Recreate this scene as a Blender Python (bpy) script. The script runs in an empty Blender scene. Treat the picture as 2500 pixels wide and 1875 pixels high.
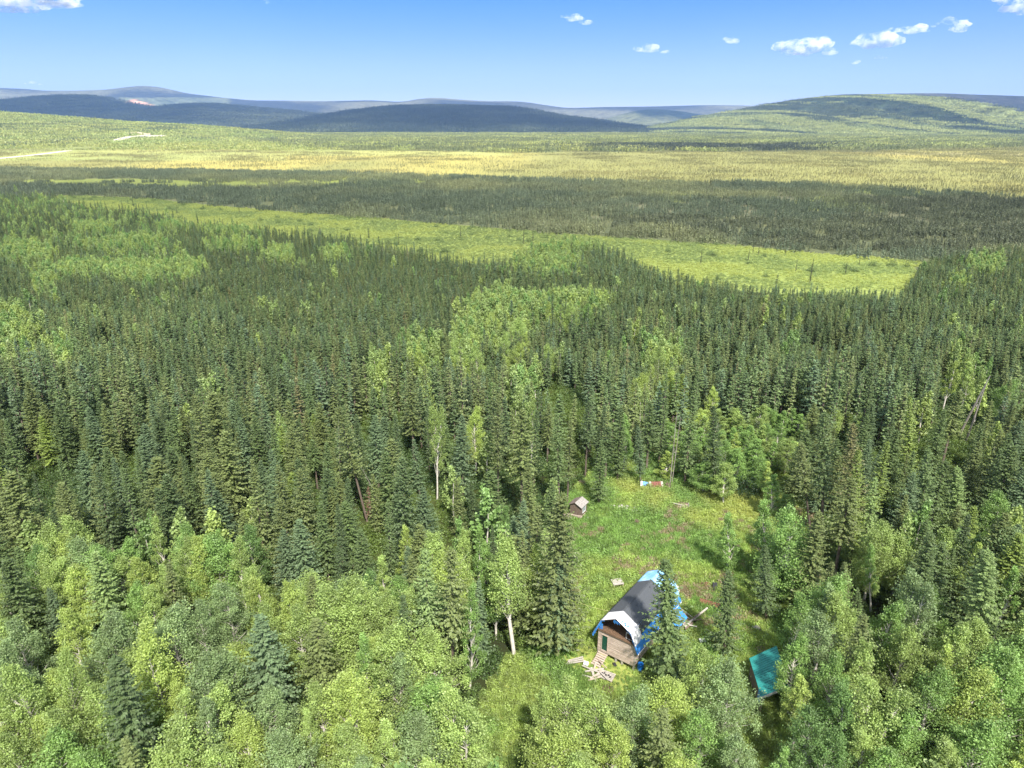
import bpy, math, random
import numpy as np
from mathutils import Vector
R = math.radians
rng = np.random.default_rng(7)
random.seed(7)
SC = bpy.context.scene
SKYM = [(.36, .37, .56, 1), (.26, .30, .47, 1), (.125, .245, .46, 1), (1.8, 1.32, .86, 1), (3.0, 1.85, 1.05, 1)]   # tint of the sky from the horizon to overhead
COL = SC.collection

# ------------------------------------------------------------------ camera
F, CX, CY, CAMH = 1735.0, 1250.0, 937.5, 52.0        # focal length in photo pixels, image centre, drone height
PITCH = math.atan((CY - 302) / F)
cp, sp = math.cos(PITCH), math.sin(PITCH)
cam = bpy.data.objects.new('camera', bpy.data.cameras.new('camera'))
COL.objects.link(cam)
cam.location = (0, 0, CAMH)
cam.rotation_euler = (math.pi / 2 - PITCH, 0, 0)
cam.data.sensor_width = 36
cam.data.lens = F / 2500 * 36
cam.data.clip_start = 1.0
cam.data.clip_end = 120000
SC.camera = cam
# ------------------------------------------------------------------ world, sun, exposure
SUNV = Vector((0.16, -0.62, 0.80)).normalized()     # towards the sun
SUN_EL = math.asin(SUNV.z)
SUN_ROT = math.atan2(SUNV.x, SUNV.y)
w = bpy.data.worlds.new('World'); SC.world = w
w.use_nodes = True
nt = w.node_tree
bg = nt.nodes['Background']
sky = nt.nodes.new('ShaderNodeTexSky')
sky.sky_type = 'NISHITA'; sky.sun_disc = False
sky.sun_elevation = SUN_EL; sky.sun_rotation = SUN_ROT
sky.altitude = 300; sky.air_density = 1.0; sky.dust_density = 0.0; sky.ozone_density = 2.5
# the photo's sky is deeper near the horizon than the plain sky model, whiter overhead where thin cloud spreads
tcw = nt.nodes.new('ShaderNodeTexCoord'); sxw = nt.nodes.new('ShaderNodeSeparateXYZ'); nt.links.new(tcw.outputs['Generated'], sxw.inputs[0])
rmp = nt.nodes.new('ShaderNodeValToRGB'); nt.links.new(sxw.outputs[2], rmp.inputs[0])
cr_ = rmp.color_ramp; cr_.elements[0].position = 0.0; cr_.elements[0].color = SKYM[0]
cr_.elements[1].position = 1.0; cr_.elements[1].color = SKYM[4]
for p_, c_ in ((.073, SKYM[1]), (.145, SKYM[2]), (.30, SKYM[3])): e_ = cr_.elements.new(p_); e_.color = c_
mlw = nt.nodes.new('ShaderNodeVectorMath'); mlw.operation = 'MULTIPLY'; nt.links.new(sky.outputs[0], mlw.inputs[0]); nt.links.new(rmp.outputs[0], mlw.inputs[1]); nt.links.new(mlw.outputs[0], bg.inputs[0])
bg.inputs[1].default_value = 0.125
sun = bpy.data.objects.new('sun', bpy.data.lights.new('sun', 'SUN')); COL.objects.link(sun)
sun.data.energy = 5.0; sun.data.angle = R(3.0); sun.data.color = (1.0, 0.94, 0.84)
sun.rotation_euler = SUNV.to_track_quat('Z', 'Y').to_euler()
SC.view_settings.view_transform = 'Standard'; SC.view_settings.look = 'None'
SC.view_settings.exposure = 1.38; SC.view_settings.gamma = 1.0; SC.view_settings.use_curve_mapping = False
SC.cycles.max_bounces = 6; SC.cycles.diffuse_bounces = 3; SC.cycles.glossy_bounces = 2; SC.cycles.transmission_bounces = 3
SC.cycles.transparent_max_bounces = 8; SC.cycles.volume_bounces = 5; SC.cycles.volume_step_rate = 4; SC.cycles.volume_max_steps = 96
SC.cycles.use_denoising = True

# ------------------------------------------------------------------ projection helpers (photo pixel <-> place)
def ray(u, v):
    a, b = (u - CX) / F, (CY - v) / F
    return a, cp + b * sp, -sp + b * cp
def at(u, v, z=0.0):
    dx, dy, dz = ray(u, v); t = (z - CAMH) / dz
    return dx * t, dy * t
def at_y(u, v, y):
    dx, dy, dz = ray(u, v); t = y / dy
    return dx * t, CAMH + dz * t
def pix(x, y, z):
    zz = z - CAMH
    dep = y * cp - zz * sp
    return CX + F * x / dep, CY - F * (y * sp + zz * cp) / dep, dep
def inpoly(u, v, poly):
    u = np.asarray(u, float); v = np.asarray(v, float)
    c = np.zeros(u.shape, bool); n = len(poly)
    for i in range(n):
        x0, y0 = poly[i]; x1, y1 = poly[(i + 1) % n]
        if y0 == y1: continue
        m = ((y0 > v) != (y1 > v)) & (u < (x1 - x0) * (v - y0) / (y1 - y0) + x0)
        c ^= m
    return c
_tab = np.random.default_rng(3).random((256, 256))
def vnoise(x, y, s):
    x = np.asarray(x, float) / s + 1000.37; y = np.asarray(y, float) / s + 1000.71
    xi = np.floor(x).astype(int); yi = np.floor(y).astype(int)
    fx = x - xi; fy = y - yi; fx = fx * fx * (3 - 2 * fx); fy = fy * fy * (3 - 2 * fy)
    g = lambda i, j: _tab[(xi + i) % 256, (yi + j) % 256]
    return (g(0, 0) * (1 - fx) + g(1, 0) * fx) * (1 - fy) + (g(0, 1) * (1 - fx) + g(1, 1) * fx) * fy
def fbm(x, y, s, o=4):
    a = 0; k = .5; t = 0
    for i in range(o):
        a = a + k * vnoise(x + 17.3 * i, y - 9.1 * i, s / 2 ** i); t += k; k *= .5
    return a / t

# ------------------------------------------------------------------ materials
def mat(name, col=(.5, .5, .5), rough=.8, metal=0.0):
    m = bpy.data.materials.new(name); m.use_nodes = True
    b = m.node_tree.nodes['Principled BSDF']
    b.inputs['Base Color'].default_value = (*col, 1); b.inputs['Roughness'].default_value = rough
    b.inputs['Metallic'].default_value = metal
    b.inputs['Specular IOR Level'].default_value = 0.3
    return m
def N(m, t, **kw):
    n = m.node_tree.nodes.new(t)
    for k, v in kw.items(): setattr(n, k, v)
    return n
def L(m, a, b): m.node_tree.links.new(a, b)
def noisy(name, c1, c2, scale=4, rough=.85, detail=6, stretch=(1, 1, 1), bump=0.0, c3=None, coord='Object', metal=0.0):
    m = mat(name, c1, rough, metal); b = m.node_tree.nodes['Principled BSDF']
    tc = N(m, 'ShaderNodeTexCoord'); mp = N(m, 'ShaderNodeMapping'); mp.inputs['Scale'].default_value = stretch
    n = N(m, 'ShaderNodeTexNoise'); n.inputs['Scale'].default_value = scale; n.inputs['Detail'].default_value = detail
    n.inputs['Roughness'].default_value = .65
    r = N(m, 'ShaderNodeValToRGB'); r.color_ramp.elements[0].position = .32; r.color_ramp.elements[1].position = .68
    r.color_ramp.elements[0].color = (*c1, 1); r.color_ramp.elements[1].color = (*c2, 1)
    if c3: e = r.color_ramp.elements.new(.5); e.color = (*c3, 1)
    L(m, tc.outputs[coord], mp.inputs[0]); L(m, mp.outputs[0], n.inputs[0]); L(m, n.outputs[0], r.inputs[0]); L(m, r.outputs[0], b.inputs['Base Color'])
    if bump:
        bp = N(m, 'ShaderNodeBump'); bp.inputs['Strength'].default_value = bump; bp.inputs['Distance'].default_value = .03
        L(m, n.outputs[0], bp.inputs['Height']); L(m, bp.outputs[0], b.inputs['Normal'])
    return m
def leaf_material(name, amp=.35, transl=.3, warm=(1.18, 1.04, .75)):
    """colour = per-tree 'tint' x per-clump variation 'var' stored on the mesh"""
    m = bpy.data.materials.new(name); m.use_nodes = True
    T = m.node_tree; T.nodes.clear()
    out = N(m, 'ShaderNodeOutputMaterial')
    a = N(m, 'ShaderNodeAttribute'); a.attribute_type = 'INSTANCER'; a.attribute_name = 'tint'
    v = N(m, 'ShaderNodeAttribute'); v.attribute_type = 'GEOMETRY'; v.attribute_name = 'var'
    mr = N(m, 'ShaderNodeMapRange'); mr.inputs[3].default_value = 1 - amp; mr.inputs[4].default_value = 1 + amp
    L(m, v.outputs['Fac'], mr.inputs[0])
    mx = N(m, 'ShaderNodeVectorMath', operation='SCALE'); L(m, a.outputs['Vector'], mx.inputs[0]); L(m, mr.outputs[0], mx.inputs['Scale'])
    d = N(m, 'ShaderNodeBsdfDiffuse'); L(m, mx.outputs[0], d.inputs[0])
    t = N(m, 'ShaderNodeBsdfTranslucent')
    wm = N(m, 'ShaderNodeVectorMath', operation='MULTIPLY'); wm.inputs[1].default_value = warm
    L(m, mx.outputs[0], wm.inputs[0]); L(m, wm.outputs[0], t.inputs[0])
    ms = N(m, 'ShaderNodeMixShader'); ms.inputs[0].default_value = transl
    L(m, d.outputs[0], ms.inputs[1]); L(m, t.outputs[0], ms.inputs[2])
    gl = N(m, 'ShaderNodeBsdfGlossy'); gl.inputs['Roughness'].default_value = .55; gl.inputs['Color'].default_value = (1, 1, 1, 1)
    m2 = N(m, 'ShaderNodeMixShader'); m2.inputs[0].default_value = .035
    L(m, ms.outputs[0], m2.inputs[1]); L(m, gl.outputs[0], m2.inputs[2]); L(m, m2.outputs[0], out.inputs[0])
    return m
M = {}
M['needles'] = leaf_material('spruce_needles', .38, .18, (1.2, 1.1, .8))
M['leaves'] = leaf_material('birch_leaves', .40, .28)
M['herbs'] = leaf_material('herb_leaves', .35, .4)
M['spruce_bark'] = noisy('spruce_bark', (.10, .075, .06), (.20, .16, .13), 6, stretch=(1, 1, .25))
M['birch_bark'] = noisy('birch_bark', (.42, .38, .33), (.78, .74, .68), 5, stretch=(1, 1, .5))
M['dead_wood'] = noisy('dead_wood', (.22, .19, .17), (.40, .36, .32), 5, stretch=(1, 1, .2))

# ------------------------------------------------------------------ object helpers
def mesh_np(name, verts, faces, mats=(), var=None, fmat=None, smooth=False):
    """faces: (n,k) int array"""
    me = bpy.data.meshes.new(name)
    verts = np.asarray(verts, np.float32); faces = np.asarray(faces, np.int32)
    n, k = faces.shape
    me.vertices.add(len(verts)); me.vertices.foreach_set('co', verts.ravel())
    me.loops.add(n * k); me.loops.foreach_set('vertex_index', faces.ravel())
    me.polygons.add(n); me.polygons.foreach_set('loop_start', np.arange(0, n * k, k, dtype=np.int32))
    if fmat is not None: me.polygons.foreach_set('material_index', np.asarray(fmat, np.int32))
    if smooth: me.polygons.foreach_set('use_smooth', np.ones(n, bool))
    me.update(calc_edges=True)
    for m in mats: me.materials.append(m)
    if var is not None:
        at_ = me.attributes.new('var', 'FLOAT', 'POINT'); at_.data.foreach_set('value', np.asarray(var, np.float32))
    return me
class MB:
    def __init__(s): s.v = []; s.f = []
    def box(s, c, d, rot=None):
        from mathutils import Matrix
        b = len(s.v)
        for i in (-.5, .5):
            for j in (-.5, .5):
                for k in (-.5, .5):
                    p = Vector((i * d[0], j * d[1], k * d[2]))
                    if rot is not None: p = rot @ p
                    s.v.append(tuple(Vector(c) + p))
        for q in ((0, 1, 3, 2), (4, 6, 7, 5), (0, 4, 5, 1), (2, 3, 7, 6), (0, 2, 6, 4), (1, 5, 7, 3)): s.f.append(tuple(b + x for x in q))
        return s
    def beam(s, a, b, wd, th, up=(0, 0, 1)):
        from mathutils import Matrix
        a = Vector(a); b = Vector(b); d = b - a; z = Vector(up)
        x = d.normalized(); y = z.cross(x)
        if y.length < 1e-4: y = Vector((0, 1, 0)).cross(x)
        y.normalize(); z = x.cross(y)
        m = Matrix((x, y, z)).transposed()
        return s.box((a + b) / 2, (d.length, wd, th), m)
    def tube(s, pts, rad, n=8, cap=True):
        b0 = len(s.v)
        for i, (p, r) in enumerate(zip(pts, rad)):
            p = Vector(p)
            d = (Vector(pts[min(i + 1, len(pts) - 1)]) - Vector(pts[max(i - 1, 0)])).normalized()
            a = d.cross(Vector((0, 0, 1)))
            if a.length < .05: a = d.cross(Vector((0, 1, 0)))
            a.normalize(); c = d.cross(a)
            for k in range(n):
                t = 2 * math.pi * k / n
                s.v.append(tuple(p + a * math.cos(t) * r + c * math.sin(t) * r))
        for i in range(len(pts) - 1):
            for k in range(n):
                k2 = (k + 1) % n
                s.f.append((b0 + i * n + k, b0 + i * n + k2, b0 + (i + 1) * n + k2, b0 + (i + 1) * n + k))
        if cap:
            s.f.append(tuple(b0 + k for k in range(n))[::-1]); s.f.append(tuple(b0 + (len(pts) - 1) * n + k for k in range(n)))
        return s
    def poly(s, pts):
        b = len(s.v); s.v += [tuple(p) for p in pts]; s.f.append(tuple(range(b, b + len(pts)))); return s
    def slab(s, pts, off):
        """prism: polygon pts extruded by the vector off"""
        b = len(s.v); n = len(pts); off = Vector(off)
        s.v += [tuple(Vector(p)) for p in pts] + [tuple(Vector(p) + off) for p in pts]
        s.f.append(tuple(range(b, b + n))); s.f.append(tuple(range(b + 2 * n - 1, b + n - 1, -1)))
        for i in range(n): s.f.append((b + i, b + n + i, b + n + (i + 1) % n, b + (i + 1) % n))
        return s
    def mesh(s, name, m, smooth=False):
        me = bpy.data.meshes.new(name); me.from_pydata(s.v, [], s.f); me.materials.append(m)
        if smooth: me.polygons.foreach_set('use_smooth', np.ones(len(me.polygons), bool))
        me.update(); return me
    def build(s, name, m, parent=None, smooth=False, bevel=0):
        o = bpy.data.objects.new(name, s.mesh(name, m, smooth)); COL.objects.link(o)
        if parent is not None: o.parent = parent
        if bevel:
            b = o.modifiers.new('b', 'BEVEL'); b.width = bevel; b.segments = 2
        return o
def tag(o, label=None, cat=None, group=None, kind=None):
    if label: o['label'] = label
    if cat: o['category'] = cat
    if group: o['group'] = group
    if kind: o['kind'] = kind
    return o
def empty(name, loc=(0, 0, 0), rz=0, label=None, cat=None, group=None):
    o = bpy.data.objects.new(name, None); COL.objects.link(o); o.location = loc; o.rotation_euler = (0, 0, rz)
    o.empty_display_size = .3
    return tag(o, label, cat, group)

# ------------------------------------------------------------------ tree meshes
def diamonds(c, d, n, ln, wd):
    """leaf diamonds: centre c, along d, across n (unit arrays), lengths, widths -> verts (4N,3)"""
    ln = ln[:, None]; wd = wd[:, None]
    v = np.stack([c - d * ln / 2, c + n * wd / 2 + d * ln * .05, c + d * ln / 2, c - n * wd / 2 + d * ln * .05], 1)
    return v.reshape(-1, 3)
def unit(a): return a / np.maximum(np.linalg.norm(a, axis=1, keepdims=True), 1e-6)
def qf(n): return np.arange(n * 4).reshape(-1, 4)
def tubes_np(paths, n=5):
    mb = MB()
    for pts, rad in paths: mb.tube(pts, rad, n, False)
    return np.array(mb.v, np.float32).reshape(-1, 3), np.array(mb.f).reshape(-1, 4)

def spruce(seed, H, Rm, z0, nb, ns, spray, ragged=.3, droop=.35, prof=.75):
    g = np.random.default_rng(seed)
    t = 1 - (1 - z0 / H) * (1 - g.random(nb)) ** .92 if False else z0 / H + (1 - z0 / H) * g.random(nb) ** .9
    t = np.sort(t) * .985
    tt = (t - z0 / H) / (1 - z0 / H)
    az = np.arange(nb) * 2.39996 + g.normal(0, .5, nb)
    pr = (1 - tt) ** prof * (1 - .35 * np.exp(-tt * 9)) + .035
    lump = 1 + ragged * (vnoise(az * 1.3 + seed, t * H * .9, 1.0) - .5) * 2
    Lb = Rm * pr * lump * g.uniform(.7, 1.12, nb)
    lean = g.normal(0, .012, 2)
    s = np.tile(np.linspace(.12, 1, ns), (nb, 1)) + g.uniform(-.06, .06, (nb, ns))
    s = np.clip(s, .05, 1.03)
    rad = s * Lb[:, None]
    dr = droop * (1 - .8 * tt)[:, None]
    z = (t * H)[:, None] - dr * rad + .28 * rad * s ** 2 + .25 * tt[:, None] * rad
    ca, sa = np.cos(az)[:, None], np.sin(az)[:, None]
    P = np.stack([rad * ca, rad * sa, z], -1)
    vs = []; var = []
    bv = g.random(nb)[:, None] * np.ones((1, ns))
    rdir = np.stack([ca * np.ones_like(s), sa * np.ones_like(s), -.25 + 0 * s], -1)
    tdir = np.stack([-sa * np.ones_like(s), ca * np.ones_like(s), 0 * s], -1)
    for side in (-1, 1):
        d = rdir * .75 + side * tdir * (.75 - .35 * s[..., None]) + g.normal(0, .18, P.shape)
        d[..., 2] += g.uniform(-.35, .1, s.shape)
        d = unit(d.reshape(-1, 3))
        up = np.tile([0, 0, 1.0], (len(d), 1)) + g.normal(0, .45, (len(d), 3))
        n = unit(np.cross(d, up))
        ln = (spray * g.uniform(.7, 1.25, s.shape) * (1.1 - .35 * s) * (.55 + .45 * (1 - tt[:, None]))).ravel()
        wd = ln * g.uniform(.38, .6, ln.shape)
        c = P.reshape(-1, 3) + d * ln[:, None] * .4
        vs.append(diamonds(c, d, n, ln, wd)); var.append(bv.ravel() * .6 + g.random(ln.shape) * .4)
    # leader
    k = 6
    zz = np.linspace(.93, 1.0, k) * H
    d = unit(np.stack([g.normal(0, .3, k), g.normal(0, .3, k), np.ones(k)], 1)); n = unit(np.cross(d, g.normal(0, 1, (k, 3))))
    vs.append(diamonds(np.stack([0 * zz, 0 * zz, zz], 1), d, n, np.full(k, spray * 1.1), np.full(k, spray * .35))); var.append(np.full(k, .8))
    V = np.concatenate(vs); var = np.repeat(np.concatenate(var), 4)
    V[:, 0] += V[:, 2] * lean[0]; V[:, 1] += V[:, 2] * lean[1]
    r0 = .012 * H + .02
    paths = [([(0, 0, -.2), (lean[0] * H * .5, lean[1] * H * .5, H * .5), (lean[0] * H, lean[1] * H, H * .97)], [r0, r0 * .62, .015])]
    return V, var, paths
def tree_pair(kind, V, var, paths, leafmat, barkmat):
    crown = mesh_np('crown', V, qf(len(V) // 4), [leafmat], var)
    tv, tf = tubes_np(paths)
    trunk = mesh_np('trunk', tv, tf, [barkmat], smooth=True)
    return crown, trunk
def tree_joined(name, V, var, paths, leafmat, barkmat):
    tv, tf = tubes_np(paths, 4)
    n = len(V)
    VV = np.concatenate([V, tv]); FF = np.concatenate([qf(n // 4), tf + n]); 
    return mesh_np(name, VV, FF, [leafmat, barkmat], np.concatenate([var, np.full(len(tv), .5)]), np.r_[np.zeros(n // 4), np.ones(len(tf))])

def birch(seed, H, Rm, z0, ncl, nl, leaf, shape=1.0, limb=True, fork=False):
    g = np.random.default_rng(seed)
    # stems
    nst = 2 if fork else 1
    paths = []; cen = []; cr = []
    for st in range(nst):
        a0 = g.uniform(0, 6.28) + st * 3.14
        off = (.10 * H if fork else .015 * H)
        bend = np.array([math.cos(a0), math.sin(a0)]) * off
        def axis(t): return np.array([bend[0] * t ** 1.3 + .012 * H * math.sin(t * 7 + a0), bend[1] * t ** 1.3 + .012 * H * math.cos(t * 6 + a0), t * H])
        ts = np.linspace(0, .9, 7); r0 = .011 * H + .02
        pts = [tuple(axis(t)) for t in ts]; pts[0] = (pts[0][0], pts[0][1], -.2)
        paths.append((pts, [r0 * (1 - t) + .012 for t in ts]))
        n_ = ncl // nst
        tc = z0 / H + (1.0 - z0 / H) * (np.arange(n_) + g.random(n_)) / n_ 
        for i, t in enumerate(tc):
            q = (t - z0 / H) / (1 - z0 / H)
            prof = (math.sin(min(1, (q + .10) * 1.0) ** (.62 * shape) * math.pi * .97) ** .9) * (1 if q > .15 else .75)
            rr = Rm * (.8 if fork else 1) * prof * g.uniform(.25, .85) ** .6
            az = i * 2.39996 + g.normal(0, .6)
            A = axis(min(t, .93))
            c = np.array([A[0] + rr * math.cos(az), A[1] + rr * math.sin(az), t * H * .965 - .02 * H])
            cen.append(c); cr.append(g.uniform(.17, .36) * Rm * (1 - .3 * q))
            if limb and rr > .25:
                b = axis(max(.15, t - .12 - .12 * rr / Rm))
                mid = (b + c) / 2 + np.array([0, 0, -.05 * rr])
                paths.append(([tuple(b), tuple(mid), tuple(c + np.array([0, 0, .1]))], [r0 * .25, r0 * .16, .006]))
    cen = np.array(cen); cr = np.array(cr); K = len(cen)
    idx = np.repeat(np.arange(K), nl)
    out_ = cen.copy(); out_[:, 2] = 0; out_ = out_ / np.maximum(np.linalg.norm(out_, axis=1, keepdims=True), .05)
    ax = unit(out_ * .75 + np.array([0, 0, 1.0]) + g.normal(0, .3, (K, 3)))
    d = unit(g.normal(0, 1, (K * nl, 3)))
    rr = g.random(K * nl) ** .45
    al = (d * ax[idx]).sum(1, keepdims=True)
    c = cen[idx] + (d + ax[idx] * al * 1.25) * (cr[idx] * rr)[:, None] * (1 + .5 * (g.random((K * nl, 1)) - .5))
    c[:, 2] -= .25 * cr[idx] * np.abs(d[:, 0]) * rr
    c[:, 2] = np.where(c[:, 2] < z0 * .8, z0 * .8 + g.random(K * nl) * .8, c[:, 2])
    ld = unit(g.normal(0, 1, (K * nl, 3)) + np.array([0, 0, -.35])); nn = unit(np.cross(ld, g.normal(0, 1, (K * nl, 3))))
    ln = leaf * g.uniform(.65, 1.35, K * nl)
    V = diamonds(c, ld, nn, ln, ln * .72)
    clv = g.random(K)
    var = np.clip(clv[idx] * .6 + g.random(K * nl) * .4, 0, 1)
    return V, np.repeat(var, 4), paths

SPR = []     # near prototypes: (crown mesh, trunk mesh, height)
specs = [(12, 1.75, 1.2, 290, 9, .36, .30), (12, 1.5, 1.5, 290, 8, .34, .35), (12, 1.25, 1.0, 270, 8, .32, .3), (12, 1.15, 2.2, 250, 7, .32, .5),
         (12, 2.1, .6, 330, 10, .38, .25), (12, 1.3, 4.0, 200, 8, .32, .5), (12, .95, 1.5, 220, 6, .30, .4), (12, 1.6, 5.0, 190, 9, .34, .45)]
for i, (H, r_, z0, nb, ns, sy, rg) in enumerate(specs):
    V, var, P = spruce(100 + i, H, r_ * 1.12, z0, int(nb * 1.15), ns, sy * .92, rg * 1.3)
    c, t = tree_pair('spruce', V, var, P, M['needles'], M['spruce_bark']); SPR.append((c, t, H))
BIR = []
bsp = [(10, 2.1, 2.0, 46, 150, .20, 1.0, False), (10, 1.7, 2.5, 40, 150, .20, .9, False), (10, 2.4, 1.6, 52, 150, .21, 1.0, True), (10, 1.5, 3.0, 34, 150, .19, .85, False),
       (10, 2.6, 2.0, 56, 150, .21, 1.1, False), (10, 1.25, 1.2, 34, 140, .18, 1.1, False), (10, 2.0, 4.5, 34, 140, .20, .8, True), (10, 1.2, 4.0, 24, 130, .19, .8, False)]
for i, (H, r_, z0, nc, nl, lf, sh, fk) in enumerate(bsp):
    V, var, P = birch(200 + i, H, r_, z0, int(nc * 1.3), int(nl * 1.75), lf * .61, sh, True, fk)
    c, t = tree_pair('birch', V, var, P, M['leaves'], M['birch_bark']); BIR.append((c, t, H))
# dead snag: trunk with bare twigs
def snag(seed, H):
    g = np.random.default_rng(seed); r0 = .012 * H + .03
    ps = [([(0, 0, -.2), (0, 0, H * .5), (.1, 0, H)], [r0, r0 * .6, .02])]
    for i in range(46):
        z = H * g.uniform(.3, .97); a = g.uniform(0, 6.28); l = (H - z) * .16 + .25
        ps.append(([(0, 0, z), (l * math.cos(a), l * math.sin(a), z - l * g.uniform(-.1, .5))], [.018, .006]))
    tv, tf = tubes_np(ps, 4); return mesh_np('trunk', tv, tf, [M['dead_wood']])
SNAG = [snag(5, 11), snag(6, 9)]

# ------------------------------------------------------------------ geometry-nodes scatter for stuff
def scatter(name, label, cat, protos, pos, rot, scl, idx, tint):
    """one object whose node group puts the prototype meshes on its points"""
    pos = np.asarray(pos, np.float32); n = len(pos)
    me = bpy.data.meshes.new(name); me.vertices.add(n); me.vertices.foreach_set('co', pos.ravel())
    def addv(nm, arr):
        a = me.attributes.new(nm, 'FLOAT_VECTOR', 'POINT'); a.data.foreach_set('vector', np.asarray(arr, np.float32).ravel())
    addv('rot', rot); addv('scl', scl); addv('tint', tint)
    a = me.attributes.new('idx', 'INT', 'POINT'); a.data.foreach_set('value', np.asarray(idx, np.int32))
    me.update()
    o = bpy.data.objects.new(name, me); COL.objects.link(o)
    ng = bpy.data.node_groups.new(name, 'GeometryNodeTree')
    ng.interface.new_socket('Geometry', in_out='INPUT', socket_type='NodeSocketGeometry')
    ng.interface.new_socket('Geometry', in_out='OUTPUT', socket_type='NodeSocketGeometry')
    gi = ng.nodes.new('NodeGroupInput'); go = ng.nodes.new('NodeGroupOutput'); jn = ng.nodes.new('GeometryNodeJoinGeometry')
    def named(nm, tp):
        q = ng.nodes.new('GeometryNodeInputNamedAttribute'); q.data_type = tp; q.inputs[0].default_value = nm; return q.outputs[0]
    r_, s_, i_ = named('rot', 'FLOAT_VECTOR'), named('scl', 'FLOAT_VECTOR'), named('idx', 'INT')
    e2r = ng.nodes.new('FunctionNodeEulerToRotation'); ng.links.new(r_, e2r.inputs[0])
    for k, pm in enumerate(protos):
        po = bpy.data.objects.new(name + '_source', pm)
        oi = ng.nodes.new('GeometryNodeObjectInfo'); oi.inputs['Object'].default_value = po; oi.inputs['As Instance'].default_value = True
        ip = ng.nodes.new('GeometryNodeInstanceOnPoints')
        cmpn = ng.nodes.new('FunctionNodeCompare'); cmpn.data_type = 'INT'; cmpn.operation = 'EQUAL'
        ints = [x for x in cmpn.inputs if x.type == 'INT']
        ng.links.new(i_, ints[0]); ints[1].default_value = k
        ng.links.new(gi.outputs[0], ip.inputs['Points']); ng.links.new(cmpn.outputs[0], ip.inputs['Selection'])
        ng.links.new(oi.outputs['Geometry'], ip.inputs['Instance']); ng.links.new(e2r.outputs[0], ip.inputs['Rotation']); ng.links.new(s_, ip.inputs['Scale'])
        ng.links.new(ip.outputs[0], jn.inputs[0])
    ng.links.new(jn.outputs[0], go.inputs[0])
    md = o.modifiers.new('scatter', 'NODES'); md.node_group = ng
    return tag(o, label, cat, kind='stuff')

# ------------------------------------------------------------------ zones of the land (photo pixels on the ground)
EDGE_U = [-400, 0, 120, 198, 362, 441, 565, 650, 847, 1017, 1130, 1250, 1300, 1363, 1420, 1500, 1560, 1600, 1702, 1815, 1928, 2097, 2210, 2250, 2330, 2420, 2500, 2900]
EDGE_V = [480, 476, 480, 503, 512, 537, 548, 556, 577, 608, 632, 625, 600, 584, 584, 600, 636, 655, 673, 696, 706, 702, 706, 640, 612, 604, 600, 600]   # tips of the near forest
MEADOW = [(60, 486), (152, 476), (361, 485), (424, 493), (621, 510), (847, 527), (1073, 546), (1250, 560), (1532, 581), (1787, 598), (2013, 620), (2235, 634),
          (2250, 690), (2330, 740), (2100, 728), (1700, 705), (1550, 680), (1450, 622), (1300, 625), (1180, 650), (1000, 632), (500, 565), (200, 518)]
CLEAR = [(1375, 1330), (1385, 1250), (1440, 1195), (1540, 1168), (1640, 1178), (1720, 1200), (1900, 1215), (1960, 1300), (1945, 1400), (1965, 1520), (1960, 1640),
         (1990, 1740), (1900, 1880), (1560, 1860), (1480, 1780), (1330, 1790), (1290, 1960), (1190, 1960), (1190, 1720), (1270, 1600), (1390, 1540), (1400, 1420)]
KEEP = [(1390, 1275), (1375, 1215), (1440, 1205), (1540, 1180), (1640, 1185), (1720, 1210), (1890, 1225), (1860, 1290), (1800, 1350), (1790, 1420), (1800, 1560), (1835, 1570),
        (1905, 1570), (1880, 1690), (1860, 1740), (1820, 1640), (1740, 1640), (1600, 1660), (1500, 1670), (1330, 1690), (1280, 1790), (1235, 1860), (1195, 1840), (1215, 1700), (1290, 1630), (1400, 1560), (1395, 1400)]
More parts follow.
